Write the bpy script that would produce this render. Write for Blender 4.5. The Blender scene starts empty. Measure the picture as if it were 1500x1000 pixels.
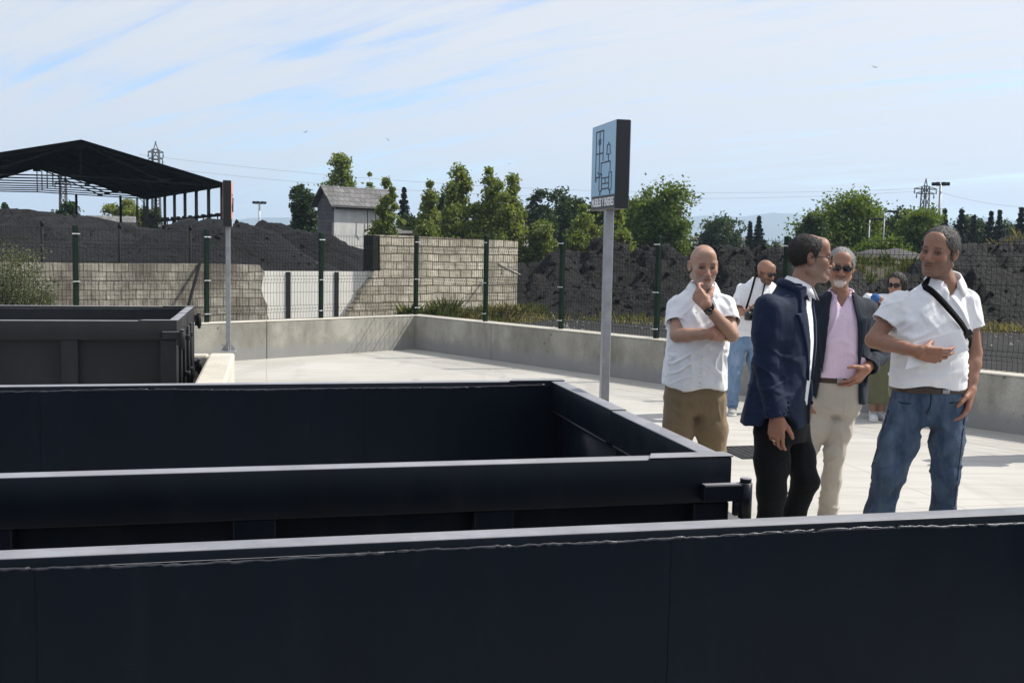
import bpy, bmesh, math, random
import numpy as np
from mathutils import Vector, Matrix

random.seed(11)
RNG = np.random.default_rng(7)
SC = bpy.context.scene
COL = SC.collection
R = math.radians

# ------------------------------------------------------------------ camera
F = 1547.0                       # focal length in photo pixels (1500 px wide)
EYE = 1.68
PITCH, ROLL = R(4.91), R(1.07)
fwd = Vector((0, math.cos(PITCH), -math.sin(PITCH)))
up0 = Vector((0, math.sin(PITCH), math.cos(PITCH)))
rgt = Vector((math.cos(ROLL), 0, 0)) + up0 * math.sin(ROLL)
upv = Vector((-math.sin(ROLL), 0, 0)) + up0 * math.cos(ROLL)
CAMP = Vector((0, 0, EYE))

def ray(px, py):
    return fwd + rgt * ((px - 750) / F) - upv * ((py - 500) / F)

def on_z(px, py, z=0.0):
    d = ray(px, py)
    return CAMP + d * ((z - EYE) / d.z)

def at_d(px, py, Y):
    d = ray(px, py)
    return CAMP + d * (Y / d.y)

cam = bpy.data.cameras.new('camera')
cam.sensor_width = 36.0
cam.lens = 36.0 * F / 1500.0
cam.clip_start = 0.05
cam.clip_end = 30000
camo = bpy.data.objects.new('camera', cam)
COL.objects.link(camo)
M3 = Matrix((rgt, upv, -fwd)).transposed()
camo.matrix_world = Matrix.Translation(CAMP) @ M3.to_4x4()
SC.camera = camo

# ------------------------------------------------------------------ objects
def tag(o, label=None, cat=None, group=None, kind=None):
    if label: o['label'] = label
    if cat: o['category'] = cat
    if group: o['group'] = group
    if kind: o['kind'] = kind
    return o

def empty(name, loc=(0, 0, 0), rz=0.0):
    o = bpy.data.objects.new(name, None)
    COL.objects.link(o)
    o.empty_display_size = 0.2
    o.location = loc
    o.rotation_euler = (0, 0, rz)
    return o

def link(name, me, mat=None, parent=None, smooth=False):
    o = bpy.data.objects.new(name, me)
    COL.objects.link(o)
    if mat is not None:
        for m in (mat if isinstance(mat, (list, tuple)) else [mat]):
            me.materials.append(m)
    if smooth:
        me.polygons.foreach_set('use_smooth', [True] * len(me.polygons))
    if parent is not None: o.parent = parent
    return o

def copy_tree(o, parent=None):
    c = o.copy(); COL.objects.link(c)
    if parent is not None: c.parent = parent
    for ch in [x for x in bpy.data.objects if x.parent == o]:
        copy_tree(ch, c)
    return c

def np_mesh(name, V, Q):
    """mesh from an (n,3) array of points and an (m,k) array of faces"""
    V = np.asarray(V, np.float32); Q = np.asarray(Q, np.int32)
    me = bpy.data.meshes.new(name)
    k = Q.shape[1]
    me.vertices.add(len(V)); me.vertices.foreach_set('co', V.ravel())
    me.loops.add(Q.size); me.loops.foreach_set('vertex_index', Q.ravel())
    me.polygons.add(len(Q))
    me.polygons.foreach_set('loop_start', np.arange(0, Q.size, k, dtype=np.int32))
    me.update(calc_edges=True)
    me.validate()
    return me

class MB:
    """collects boxes, bars, tubes and prisms into one mesh"""
    def __init__(s): s.bm = bmesh.new()
    def box(s, lo, hi, bev=0.0, M=None, seg=1):
        t = bmesh.new()
        bmesh.ops.create_cube(t, size=1.0)
        lo = Vector(lo); hi = Vector(hi)
        c = (lo + hi) / 2; d = hi - lo
        for v in t.verts:
            v.co = Vector((v.co.x * d.x, v.co.y * d.y, v.co.z * d.z)) + c
        if bev > 0:
            bmesh.ops.bevel(t, geom=t.edges[:], offset=bev, segments=seg, profile=0.5, affect='EDGES')
        return s._join(t, M)
    def _join(s, t, M=None):
        mp = {}
        for v in t.verts:
            co = v.co if M is None else M @ v.co
            mp[v] = s.bm.verts.new(co)
        for f in t.faces:
            try: s.bm.faces.new([mp[v] for v in f.verts])
            except ValueError: pass
        t.free()
        return s
    def tube(s, pts, r, n=8, caps=True):
        pts = [Vector(p) for p in pts]
        rs = r if isinstance(r, (list, tuple)) else [r] * len(pts)
        rings = []
        for i, p in enumerate(pts):
            a = pts[max(0, i - 1)]; b = pts[min(len(pts) - 1, i + 1)]
            d = (b - a).normalized()
            u = d.orthogonal().normalized() if i == 0 else (pu - d * pu.dot(d)).normalized()
            pu = u
            w = d.cross(u)
            rings.append([s.bm.verts.new(p + (u * math.cos(k * 2 * math.pi / n) + w * math.sin(k * 2 * math.pi / n)) * rs[i]) for k in range(n)])
        for i in range(len(rings) - 1):
            for k in range(n):
                s.bm.faces.new((rings[i][k], rings[i][(k + 1) % n], rings[i + 1][(k + 1) % n], rings[i + 1][k]))
        if caps:
            s.bm.faces.new(rings[0][::-1]); s.bm.faces.new(rings[-1])
        return s
    def bar(s, a, b, w, h=None):
        """square bar between two points"""
        a = Vector(a); b = Vector(b); h = h or w
        d = (b - a).normalized()
        u = Vector((0, 0, 1)).cross(d)
        if u.length < 1e-4: u = Vector((1, 0, 0))
        u.normalize(); v = d.cross(u)
        q = [(-1, -1), (1, -1), (1, 1), (-1, 1)]
        A = [s.bm.verts.new(a + u * (x * w / 2) + v * (y * h / 2)) for x, y in q]
        B = [s.bm.verts.new(b + u * (x * w / 2) + v * (y * h / 2)) for x, y in q]
        for k in range(4):
            s.bm.faces.new((A[k], A[(k + 1) % 4], B[(k + 1) % 4], B[k]))
        s.bm.faces.new(A[::-1]); s.bm.faces.new(B)
        return s
    def prism(s, poly, vec):
        """planar polygon (3-D points) swept along vec"""
        vec = Vector(vec)
        A = [s.bm.verts.new(Vector(p)) for p in poly]
        B = [s.bm.verts.new(Vector(p) + vec) for p in poly]
        n = len(A)
        for k in range(n):
            s.bm.faces.new((A[k], A[(k + 1) % n], B[(k + 1) % n], B[k]))
        s.bm.faces.new(A[::-1]); s.bm.faces.new(B)
        return s
    def face(s, pts):
        s.bm.faces.new([s.bm.verts.new(Vector(p)) for p in pts]); return s
    def build(s, name, mat=None, parent=None, smooth=False, normals=True):
        if normals: bmesh.ops.recalc_face_normals(s.bm, faces=s.bm.faces[:])
        me = bpy.data.meshes.new(name)
        s.bm.to_mesh(me); s.bm.free()
        return link(name, me, mat, parent, smooth)

# ------------------------------------------------------------------ numpy noise
def _h(ix, iy, iz, seed):
    n = (ix * 374761393 + iy * 668265263 + iz * 2147483647 + seed * 974711) & 0xFFFFFFFF
    n = ((n ^ (n >> 13)) * 1274126177) & 0xFFFFFFFF
    n = (n ^ (n >> 16))
    return (n & 0xFFFF) / 32767.5 - 1.0

def vnoise(P, seed=0):
    P = np.asarray(P, np.float64)
    I = np.floor(P).astype(np.int64); f = P - I
    f = f * f * f * (f * (f * 6 - 15) + 10)
    x, y, z = I[:, 0], I[:, 1], I[:, 2]
    r = 0
    for dx in (0, 1):
        wx = f[:, 0] if dx else 1 - f[:, 0]
        for dy in (0, 1):
            wy = f[:, 1] if dy else 1 - f[:, 1]
            for dz in (0, 1):
                wz = f[:, 2] if dz else 1 - f[:, 2]
                r = r + wx * wy * wz * _h(x + dx, y + dy, z + dz, seed)
    return r

def fbm(P, oct=4, seed=0, gain=0.5):
    P = np.asarray(P, np.float64); a = 1.0; r = 0; t = 0
    for o in range(oct):
        r = r + a * vnoise(P * (2.03 ** o) + 17.3 * o, seed + o); t += a; a *= gain
    return r / t

# ------------------------------------------------------------------ materials
def newmat(name):
    m = bpy.data.materials.new(name); m.use_nodes = True
    nt = m.node_tree
    b = nt.nodes['Principled BSDF']
    return m, nt, b

def N(nt, typ, **kw):
    n = nt.nodes.new(typ)
    for k, v in kw.items():
        if k in n.inputs.keys() if hasattr(n.inputs, 'keys') else False: n.inputs[k].default_value = v
        else: setattr(n, k, v)
    return n

def coord(nt, scale=(1, 1, 1), rot=(0, 0, 0), kind='Object'):
    tc = nt.nodes.new('ShaderNodeTexCoord')
    mp = nt.nodes.new('ShaderNodeMapping')
    mp.inputs['Scale'].default_value = scale
    mp.inputs['Rotation'].default_value = rot
    nt.links.new(tc.outputs[kind], mp.inputs['Vector'])
    return mp.outputs['Vector']

def noise_tex(nt, vec, scale, detail=4, rough=0.55, dist=0.0):
    n = nt.nodes.new('ShaderNodeTexNoise')
    n.inputs['Scale'].default_value = scale
    n.inputs['Detail'].default_value = detail
    n.inputs['Roughness'].default_value = rough
    n.inputs['Distortion'].default_value = dist
    nt.links.new(vec, n.inputs['Vector'])
    return n.outputs['Fac']

def ramp(nt, fac, stops):
    r = nt.nodes.new('ShaderNodeValToRGB')
    el = r.color_ramp.elements
    while len(el) < len(stops): el.new(0.5)
    for e, (p, c) in zip(el, stops):
        e.position = p
        e.color = c if len(c) == 4 else (*c, 1)
    nt.links.new(fac, r.inputs['Fac'])
    return r.outputs['Color']

def mix(nt, fac, a, b, mode='MIX'):
    m = nt.nodes.new('ShaderNodeMix'); m.data_type = 'RGBA'; m.blend_type = mode
    if isinstance(fac, (int, float)): m.inputs[0].default_value = fac
    else: nt.links.new(fac, m.inputs[0])
    for v, i in ((a, 6), (b, 7)):
        if isinstance(v, (tuple, list)): m.inputs[i].default_value = (*v[:3], 1)
        else: nt.links.new(v, m.inputs[i])
    return m.outputs[2]

def bump(nt, b, h, strength=0.3, dist=0.02):
    n = nt.nodes.new('ShaderNodeBump')
    n.inputs['Strength'].default_value = strength
    n.inputs['Distance'].default_value = dist
    nt.links.new(h, n.inputs['Height'])
    nt.links.new(n.outputs['Normal'], b.inputs['Normal'])

def gray(v): return (v, v, v)

def simple(name, col, rough=0.6, metal=0.0, var=0.25, scale=6.0, bmp=0.15, bscale=60.0, bdist=0.004, spec=None):
    """colour with a little uneven wear and a fine bump"""
    m, nt, b = newmat(name)
    v = coord(nt)
    f = noise_tex(nt, v, scale, 5)
    c0 = tuple(x * (1 - var) for x in col); c1 = tuple(min(1, x * (1 + var)) for x in col)
    nt.links.new(ramp(nt, f, [(0.3, c0), (0.7, c1)]), b.inputs['Base Color'])
    b.inputs['Roughness'].default_value = rough
    b.inputs['Metallic'].default_value = metal
    if spec is not None: b.inputs['Specular IOR Level'].default_value = spec
    if bmp: bump(nt, b, noise_tex(nt, v, bscale, 3), bmp, bdist)
    return m

def cloth(name, col, rough=0.9, weave=900.0, var=0.08, fold=0.35, sheen=0.15, dark=None, wear=None):
    m, nt, b = newmat(name)
    v = coord(nt)
    f = noise_tex(nt, v, 9.0, 4)
    c0 = tuple(x * (1 - var) for x in col); c1 = tuple(min(1, x * (1 + var)) for x in col)
    c = ramp(nt, f, [(0.3, c0), (0.7, c1)])
    if wear:
        g = noise_tex(nt, coord(nt, (7, 7, 3.2)), 1.0, 5, 0.65)
        c = mix(nt, ramp(nt, g, [(0.42, gray(0)), (0.72, gray(1))]), c, wear)
    if dark:
        g2 = noise_tex(nt, coord(nt, (1, 1, 0.3)), 340.0, 2)
        c = mix(nt, ramp(nt, g2, [(0.35, gray(0)), (0.65, gray(1))]), dark, c)
    nt.links.new(c, b.inputs['Base Color'])
    b.inputs['Roughness'].default_value = rough
    b.inputs['Specular IOR Level'].default_value = 0.2
    b.inputs['Sheen Weight'].default_value = sheen
    b.inputs['Sheen Roughness'].default_value = 0.5
    a = noise_tex(nt, coord(nt, (16, 16, 6)), 1.0, 3, 0.5, 0.6)
    w = noise_tex(nt, v, weave, 1)
    s = nt.nodes.new('ShaderNodeMath'); s.operation = 'MULTIPLY_ADD'
    nt.links.new(w, s.inputs[0]); s.inputs[1].default_value = 0.05
    nt.links.new(a, s.inputs[2])
    bump(nt, b, s.outputs[0], fold, 0.02)
    return m
# ------------------------------------------------------------------ light and sky
SUN_A, SUN_E = R(14.2), R(48)
sunv = Vector((math.cos(SUN_A) * math.cos(SUN_E), math.sin(SUN_A) * math.cos(SUN_E), math.sin(SUN_E)))
sl = bpy.data.lights.new('sun', 'SUN')
sl.energy = 5.0; sl.angle = R(0.53); sl.color = (1.0, 0.95, 0.87)
so = bpy.data.objects.new('sun', sl); COL.objects.link(so)
so.rotation_euler = sunv.to_track_quat('Z', 'Y').to_euler()

w = bpy.data.worlds.new('World'); SC.world = w; w.use_nodes = True
nt = w.node_tree
bg = nt.nodes['Background']
sky = nt.nodes.new('ShaderNodeTexSky'); sky.sky_type = 'NISHITA'
sky.sun_disc = False
sky.sun_elevation = SUN_E
sky.sun_rotation = math.pi / 2 - SUN_A
sky.altitude = 600; sky.air_density = 1.0; sky.dust_density = 1.2; sky.ozone_density = 1.2
# thin high cloud: noise on the direction, flattened on to a cloud layer overhead
tc = nt.nodes.new('ShaderNodeTexCoord')
sep = nt.nodes.new('ShaderNodeSeparateXYZ'); nt.links.new(tc.outputs['Generated'], sep.inputs[0])
zz = nt.nodes.new('ShaderNodeMath'); zz.operation = 'MAXIMUM'; nt.links.new(sep.outputs[2], zz.inputs[0]); zz.inputs[1].default_value = 0.0
za = nt.nodes.new('ShaderNodeMath'); za.operation = 'ADD'; nt.links.new(zz.outputs[0], za.inputs[0]); za.inputs[1].default_value = 0.22
dv = nt.nodes.new('ShaderNodeVectorMath'); dv.operation = 'DIVIDE'
cmb = nt.nodes.new('ShaderNodeCombineXYZ')
for k in range(3): nt.links.new(za.outputs[0], cmb.inputs[k])
nt.links.new(tc.outputs['Generated'], dv.inputs[0]); nt.links.new(cmb.outputs[0], dv.inputs[1])
def wmap(scale, rz, loc=(0, 0, 0)):
    r = nt.nodes.new('ShaderNodeMapping'); r.inputs['Rotation'].default_value = (0, 0, rz)
    nt.links.new(dv.outputs[0], r.inputs['Vector'])
    m = nt.nodes.new('ShaderNodeMapping'); m.inputs['Scale'].default_value = scale; m.inputs['Location'].default_value = loc
    nt.links.new(r.outputs[0], m.inputs['Vector'])
    return m.outputs['Vector']
n1 = noise_tex(nt, wmap((0.8, 2.4, 0.001), R(24), (3.1, 0.4, 0)), 1.0, 7, 0.55, 0.5)
n2 = noise_tex(nt, wmap((1.3, 9.0, 0.001), R(33), (1.0, 5, 0)), 1.4, 6, 0.62, 0.4)
n3 = noise_tex(nt, wmap((0.55, 0.7, 0.001), R(0), (8.0, 2, 0)), 1.0, 3, 0.5, 0.0)
a1 = nt.nodes.new('ShaderNodeMath'); a1.operation = 'MULTIPLY_ADD'; nt.links.new(n2, a1.inputs[0]); a1.inputs[1].default_value = 0.85; nt.links.new(n1, a1.inputs[2])
a2 = nt.nodes.new('ShaderNodeMath'); a2.operation = 'MULTIPLY_ADD'; nt.links.new(n3, a2.inputs[0]); a2.inputs[1].default_value = 0.5; nt.links.new(a1.outputs[0], a2.inputs[2])
a3 = nt.nodes.new('ShaderNodeMath'); a3.operation = 'MULTIPLY'; nt.links.new(a2.outputs[0], a3.inputs[0]); a3.inputs[1].default_value = 0.413
hz_ = nt.nodes.new('ShaderNodeMapRange'); nt.links.new(zz.outputs[0], hz_.inputs[0]); hz_.inputs[1].default_value = 0.0; hz_.inputs[2].default_value = 0.20; hz_.inputs[3].default_value = 0.045; hz_.inputs[4].default_value = 0.0
a4 = nt.nodes.new('ShaderNodeMath'); a4.operation = 'ADD'; nt.links.new(a3.outputs[0], a4.inputs[0]); nt.links.new(hz_.outputs[0], a4.inputs[1])
cl = ramp(nt, a4.outputs[0], [(0.400, gray(0.02)), (0.440, gray(0.40)), (0.475, gray(0.80)), (0.525, gray(1.0))])
# clouds near the sun side are brighter
dt = nt.nodes.new('ShaderNodeVectorMath'); dt.operation = 'DOT_PRODUCT'
nt.links.new(tc.outputs['Generated'], dt.inputs[0]); dt.inputs[1].default_value = sunv
cb = ramp(nt, dt.outputs['Value'], [(0.0, (7.4, 7.6, 8.2)), (0.9, (8.3, 8.4, 8.7))])
skc = mix(nt, 1.0, sky.outputs['Color'], (1.62, 1.72, 1.92), 'MULTIPLY')
nt.links.new(mix(nt, cl, skc, cb), bg.inputs['Color'])
bg.inputs['Strength'].default_value = 0.092

SC.view_settings.view_transform = 'Standard'
SC.view_settings.look = 'None'
SC.view_settings.gamma = 1.0
SC.view_settings.exposure = 0.2
SC.view_settings.use_curve_mapping = False
SC.render.engine = 'CYCLES'
SC.cycles.use_denoising = True
SC.cycles.max_bounces = 8
SC.cycles.volume_bounces = 1
# ------------------------------------------------------------------ materials of the place
def concrete(name, c0, c1, stain=0.5, streak=(1, 1, 1), bug=True, scale=1.3, rough=0.85, damp=None):
    m, nt, b = newmat(name)
    f = noise_tex(nt, coord(nt), scale, 6, 0.6)
    c = ramp(nt, f, [(0.3, c0), (0.72, c1)])
    g = noise_tex(nt, coord(nt, streak), 2.2, 5, 0.65)
    c = mix(nt, ramp(nt, g, [(0.30, gray(stain)), (0.58, gray(0))]), c, tuple(x * 0.55 for x in c0))
    fine = noise_tex(nt, coord(nt), 45, 3)
    c = mix(nt, 0.18, c, ramp(nt, fine, [(0.3, gray(0.1)), (0.7, gray(0.8))]), 'OVERLAY')
    h = fine
    if bug:
        vo = nt.nodes.new('ShaderNodeTexVoronoi'); vo.inputs['Scale'].default_value = 5.5
        nt.links.new(coord(nt), vo.inputs['Vector'])
        spots = ramp(nt, vo.outputs['Distance'], [(0.05, gray(1)), (0.14, gray(0))])
        sel = noise_tex(nt, coord(nt, (1, 1, 1)), 3.3, 2)
        k = nt.nodes.new('ShaderNodeMath'); k.operation = 'MULTIPLY'
        nt.links.new(spots, k.inputs[0]); nt.links.new(ramp(nt, sel, [(0.44, gray(0)), (0.54, gray(0.85))]), k.inputs[1])
        c = mix(nt, k.outputs[0], c, tuple(x * 0.4 for x in c0))
    if damp:
        tc = nt.nodes.new('ShaderNodeTexCoord'); sp = nt.nodes.new('ShaderNodeSeparateXYZ')
        nt.links.new(tc.outputs['Object'], sp.inputs[0])
        wv = noise_tex(nt, coord(nt, (1, 1, 0.2)), 2.5, 4)
        ad = nt.nodes.new('ShaderNodeMath'); ad.operation = 'MULTIPLY_ADD'
        nt.links.new(wv, ad.inputs[0]); ad.inputs[1].default_value = -0.28; nt.links.new(sp.outputs[2], ad.inputs[2])
        c = mix(nt, ramp(nt, ad.outputs[0], [(0.0, gray(0.8)), (0.10, gray(0))]), c, damp)
    nt.links.new(c, b.inputs['Base Color'])
    b.inputs['Roughness'].default_value = rough
    b.inputs['Specular IOR Level'].default_value = 0.3
    bump(nt, b, h, 0.25, 0.006)
    return m

M = {}
M['wall_conc'] = concrete('cast_concrete', (0.27, 0.255, 0.215), (0.47, 0.45, 0.395), 0.8, (1, 1, 0.45), damp=(0.27, 0.27, 0.265))
M['block_conc'] = concrete('kerb_concrete', (0.50, 0.47, 0.40), (0.66, 0.62, 0.54), 0.2, bug=False)

def pavement_mat():
    m, nt, b = newmat('brushed_concrete')
    ang = -math.atan2(DX.y, DX.x)
    f = noise_tex(nt, coord(nt), 0.55, 6, 0.6)
    c = ramp(nt, f, [(0.3, (0.40, 0.383, 0.345)), (0.7, (0.515, 0.497, 0.457))])
    # broom strokes and damp bands running with the yard's long side
    s = noise_tex(nt, coord(nt, (0.35, 7.0, 1), (0, 0, ang)), 1.0, 5, 0.6, 0.3)
    c = mix(nt, ramp(nt, s, [(0.36, gray(0.45)), (0.52, gray(0))]), c, (0.36, 0.335, 0.285))
    s2 = noise_tex(nt, coord(nt, (1.2, 90.0, 1), (0, 0, ang)), 1.0, 2, 0.5)
    c = mix(nt, 0.2, c, ramp(nt, s2, [(0.3, gray(0.2)), (0.7, gray(0.8))]), 'OVERLAY')
    d = noise_tex(nt, coord(nt), 9, 4, 0.7)
    c = mix(nt, ramp(nt, d, [(0.66, gray(0)), (0.78, gray(0.35))]), c, (0.28, 0.25, 0.21))
    # oil spots, scuffs and wheel tracks
    tk = noise_tex(nt, coord(nt, (0.9, 0.16, 1), (0, 0, ang + R(62))), 1.3, 4, 0.55, 0.4)
    c = mix(nt, ramp(nt, tk, [(0.56, gray(0)), (0.62, gray(0.28)), (0.66, gray(0.05))]), c, (0.30, 0.285, 0.25))
    vo = nt.nodes.new('ShaderNodeTexVoronoi'); vo.inputs['Scale'].default_value = 1.1; nt.links.new(coord(nt), vo.inputs['Vector'])
    c = mix(nt, ramp(nt, vo.outputs['Distance'], [(0.03, gray(0.55)), (0.10, gray(0))]), c, (0.17, 0.155, 0.135))
    # saw-cut joints
    br = nt.nodes.new('ShaderNodeTexBrick'); br.offset = 0.0
    br.inputs['Scale'].default_value = 1.0; br.inputs['Mortar Size'].default_value = 0.008
    br.inputs['Brick Width'].default_value = 4.6; br.inputs['Row Height'].default_value = 3.1
    br.inputs['Mortar Smooth'].default_value = 0.3
    nt.links.new(coord(nt, (1, 1, 1), (0, 0, ang)), br.inputs['Vector'])
    c = mix(nt, br.outputs['Fac'], c, (0.36, 0.335, 0.29))
    nt.links.new(c, b.inputs['Base Color'])
    b.inputs['Roughness'].default_value = 0.8
    b.inputs['Specular IOR Level'].default_value = 0.3
    bump(nt, b, s2, 0.2, 0.004)
    return m

def paint_mat(name, c, rough=0.42, top_col=(0.34, 0.34, 0.36)):
    """dark satin paint on rolled steel: paler upward faces, run marks, faint orange peel"""
    m, nt, b = newmat(name)
    f = noise_tex(nt, coord(nt, (1, 1, 0.4)), 3.0, 6, 0.65)
    col = ramp(nt, f, [(0.3, tuple(x * 0.8 for x in c)), (0.7, tuple(x * 1.25 for x in c))])
    g = noise_tex(nt, coord(nt, (4, 4, 1.2)), 2.0, 7, 0.75)
    col = mix(nt, ramp(nt, g, [(0.55, gray(0)), (0.85, gray(0.035))]), col, (0.22, 0.2, 0.175))
    scr = noise_tex(nt, coord(nt, (1.5, 1.5, 160)), 1.0, 3, 0.6, 1.5)
    col = mix(nt, ramp(nt, scr, [(0.70, gray(0)), (0.78, gray(0.07))]), col, (0.2, 0.2, 0.21))
    run = noise_tex(nt, coord(nt, (9, 9, 0.5)), 1.0, 4, 0.7)
    col = mix(nt, ramp(nt, run, [(0.58, gray(0)), (0.75, gray(0.015))]), col, (0.16, 0.165, 0.18))
    # every upward face is paler, unevenly by noise
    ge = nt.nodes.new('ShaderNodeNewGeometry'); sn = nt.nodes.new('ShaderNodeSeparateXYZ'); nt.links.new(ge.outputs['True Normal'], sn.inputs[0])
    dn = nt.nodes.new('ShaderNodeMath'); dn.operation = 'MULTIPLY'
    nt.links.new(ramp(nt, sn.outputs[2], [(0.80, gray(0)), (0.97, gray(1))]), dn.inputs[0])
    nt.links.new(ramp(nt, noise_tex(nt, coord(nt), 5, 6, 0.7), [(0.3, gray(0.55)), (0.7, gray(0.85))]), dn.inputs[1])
    col = mix(nt, dn.outputs[0], col, top_col)
    nt.links.new(col, b.inputs['Base Color'])
    rr = ramp(nt, g, [(0.3, gray(rough - 0.05)), (0.75, gray(rough + 0.15))])
    nt.links.new(rr, b.inputs['Roughness'])
    b.inputs['Specular IOR Level'].default_value = 0.17
    bump(nt, b, noise_tex(nt, coord(nt), 130, 2), 0.05, 0.003)
    return m

def brick_mat(name, c1, c2, mort, width, row, stain, dirt=0.4, mortar=0.012):
    """block masonry laid in the object's own X-Z plane"""
    m, nt, b = newmat(name)
    mp = coord(nt, (1, 1, 1), (R(-90), 0, 0))
    wob = nt.nodes.new('ShaderNodeVectorMath'); wob.operation = 'ADD'
    nz = nt.nodes.new('ShaderNodeTexNoise'); nz.inputs['Scale'].default_value = 0.9; nz.inputs['Detail'].default_value = 3
    nt.links.new(mp, nz.inputs['Vector'])
    sc_ = nt.nodes.new('ShaderNodeVectorMath'); sc_.operation = 'SCALE'; sc_.inputs[3].default_value = 0.10
    nt.links.new(nz.outputs['Color'], sc_.inputs[0])
    nt.links.new(mp, wob.inputs[0]); nt.links.new(sc_.outputs[0], wob.inputs[1])
    br = nt.nodes.new('ShaderNodeTexBrick')
    br.inputs['Scale'].default_value = 1.0
    br.inputs['Brick Width'].default_value = width; br.inputs['Row Height'].default_value = row
    br.inputs['Mortar Size'].default_value = mortar; br.inputs['Mortar Smooth'].default_value = 0.25
    br.inputs['Bias'].default_value = 0.0
    br.inputs['Color1'].default_value = (*c1, 1); br.inputs['Color2'].default_value = (*c2, 1); br.inputs['Mortar'].default_value = (*mort, 1)
    nt.links.new(wob.outputs[0], br.inputs['Vector'])
    g = noise_tex(nt, coord(nt, (1, 1, 0.5)), 1.1, 6, 0.7)
    c = mix(nt, ramp(nt, g, [(0.40, gray(dirt)), (0.62, gray(0))]), br.outputs['Color'], stain)
    d = noise_tex(nt, coord(nt), 7, 5, 0.7)
    c = mix(nt, ramp(nt, d, [(0.52, gray(0)), (0.7, gray(0.55))]), c, tuple(x * 0.45 for x in stain))
    nt.links.new(c, b.inputs['Base Color'])
    b.inputs['Roughness'].default_value = 0.95
    b.inputs['Specular IOR Level'].default_value = 0.1
    inv = nt.nodes.new('ShaderNodeMath'); inv.operation = 'MULTIPLY_ADD'
    nt.links.new(br.outputs['Fac'], inv.inputs[0]); inv.inputs[1].default_value = -1.0
    nt.links.new(d, inv.inputs[2])
    bump(nt, b, inv.outputs[0], 0.9, 0.03)
    return m

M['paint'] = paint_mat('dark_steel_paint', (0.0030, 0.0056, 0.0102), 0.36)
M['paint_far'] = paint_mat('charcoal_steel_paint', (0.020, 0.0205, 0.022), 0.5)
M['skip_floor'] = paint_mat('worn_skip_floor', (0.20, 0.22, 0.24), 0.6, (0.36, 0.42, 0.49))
M['weld'] = simple('weld_bead', (0.05, 0.052, 0.058), 0.35, 0.2, bmp=0.5, bscale=160)
M['galv'] = simple('galvanised_steel', (0.34, 0.345, 0.36), 0.45, 0.5, 0.15, 14, 0.1, 90)
M['green'] = simple('green_fence_paint', (0.003, 0.016, 0.008), 0.5, 0, 0.2, 5, 0, spec=0.2)
M['wire'] = simple('green_wire', (0.012, 0.018, 0.015), 0.6, 0, 0.1, 5, 0, spec=0.1)
M['clip'] = simple('zinc_clip', (0.75, 0.75, 0.75), 0.3, 0.7, 0.1, 5, 0)
M['low_block'] = brick_mat('grey_block_masonry', (0.36, 0.325, 0.26), (0.56, 0.515, 0.42), (0.17, 0.15, 0.12), 0.30, 0.19, (0.15, 0.13, 0.105), 0.85, 0.011)
M['tall_block'] = brick_mat('cream_block_masonry', (0.54, 0.485, 0.365), (0.80, 0.73, 0.58), (0.11, 0.095, 0.07), 0.36, 0.2, (0.24, 0.21, 0.16), 0.75, 0.014)
M['white_panel'] = concrete('limewashed_panel', (0.76, 0.73, 0.65), (0.86, 0.83, 0.76), 0.25, (1, 1, 0.2), bug=False)
M['dark_steel'] = simple('blackened_steel', (0.008, 0.0078, 0.0078), 0.85, 0.0, 0.3)
M['roof_sheet'] = simple('black_roof_sheet', (0.009, 0.008, 0.008), 0.9, 0, 0.4, 2.0)  # near-black sheet, slightly uneven in tone
M['sign_black'] = simple('black_sign_casing', (0.010, 0.010, 0.011), 0.35, 0, 0.1, 5, 0.05)

def coal_mat(name, c0, c1, scale=1.0):
    m, nt, b = newmat(name)
    f = noise_tex(nt, coord(nt), 0.8 * scale, 7, 0.65)
    c = ramp(nt, f, [(0.3, c0), (0.7, c1)])
    v = nt.nodes.new('ShaderNodeTexVoronoi'); v.inputs['Scale'].default_value = 7.0
    nt.links.new(coord(nt), v.inputs['Vector'])
    g = noise_tex(nt, coord(nt), 16, 6, 0.75)
    c = mix(nt, ramp(nt, g, [(0.52, gray(0)), (0.72, gray(0.6))]), c, tuple(x * 2.3 for x in c1))
    nt.links.new(c, b.inputs['Base Color'])
    b.inputs['Roughness'].default_value = 0.75
    b.inputs['Specular IOR Level'].default_value = 0.3
    ad = nt.nodes.new('ShaderNodeMath'); ad.operation = 'MULTIPLY_ADD'
    nt.links.new(v.outputs['Distance'], ad.inputs[0]); ad.inputs[1].default_value = 0.6; nt.links.new(g, ad.inputs[2])
    bump(nt, b, ad.outputs[0], 1.0, 0.28)
    return m
M['coal'] = coal_mat('coal_grey', (0.005, 0.005, 0.0056), (0.0125, 0.0123, 0.0130))
M['coal_sunlit'] = coal_mat('coal_sunlit', (0.010, 0.010, 0.0108), (0.0215, 0.0212, 0.0222))  # same coal lightened, sunlight on the long heap's slope put into the colour
M['coal_dark'] = coal_mat('coal_black', (0.0016, 0.0016, 0.0018), (0.0042, 0.0042, 0.0046))
M['coal_brown'] = coal_mat('coal_earth', (0.005, 0.0048, 0.0045), (0.0150, 0.0140, 0.0130))
M['gravel'] = coal_mat('grey_gravel', (0.10, 0.095, 0.088), (0.17, 0.16, 0.15))

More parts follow.
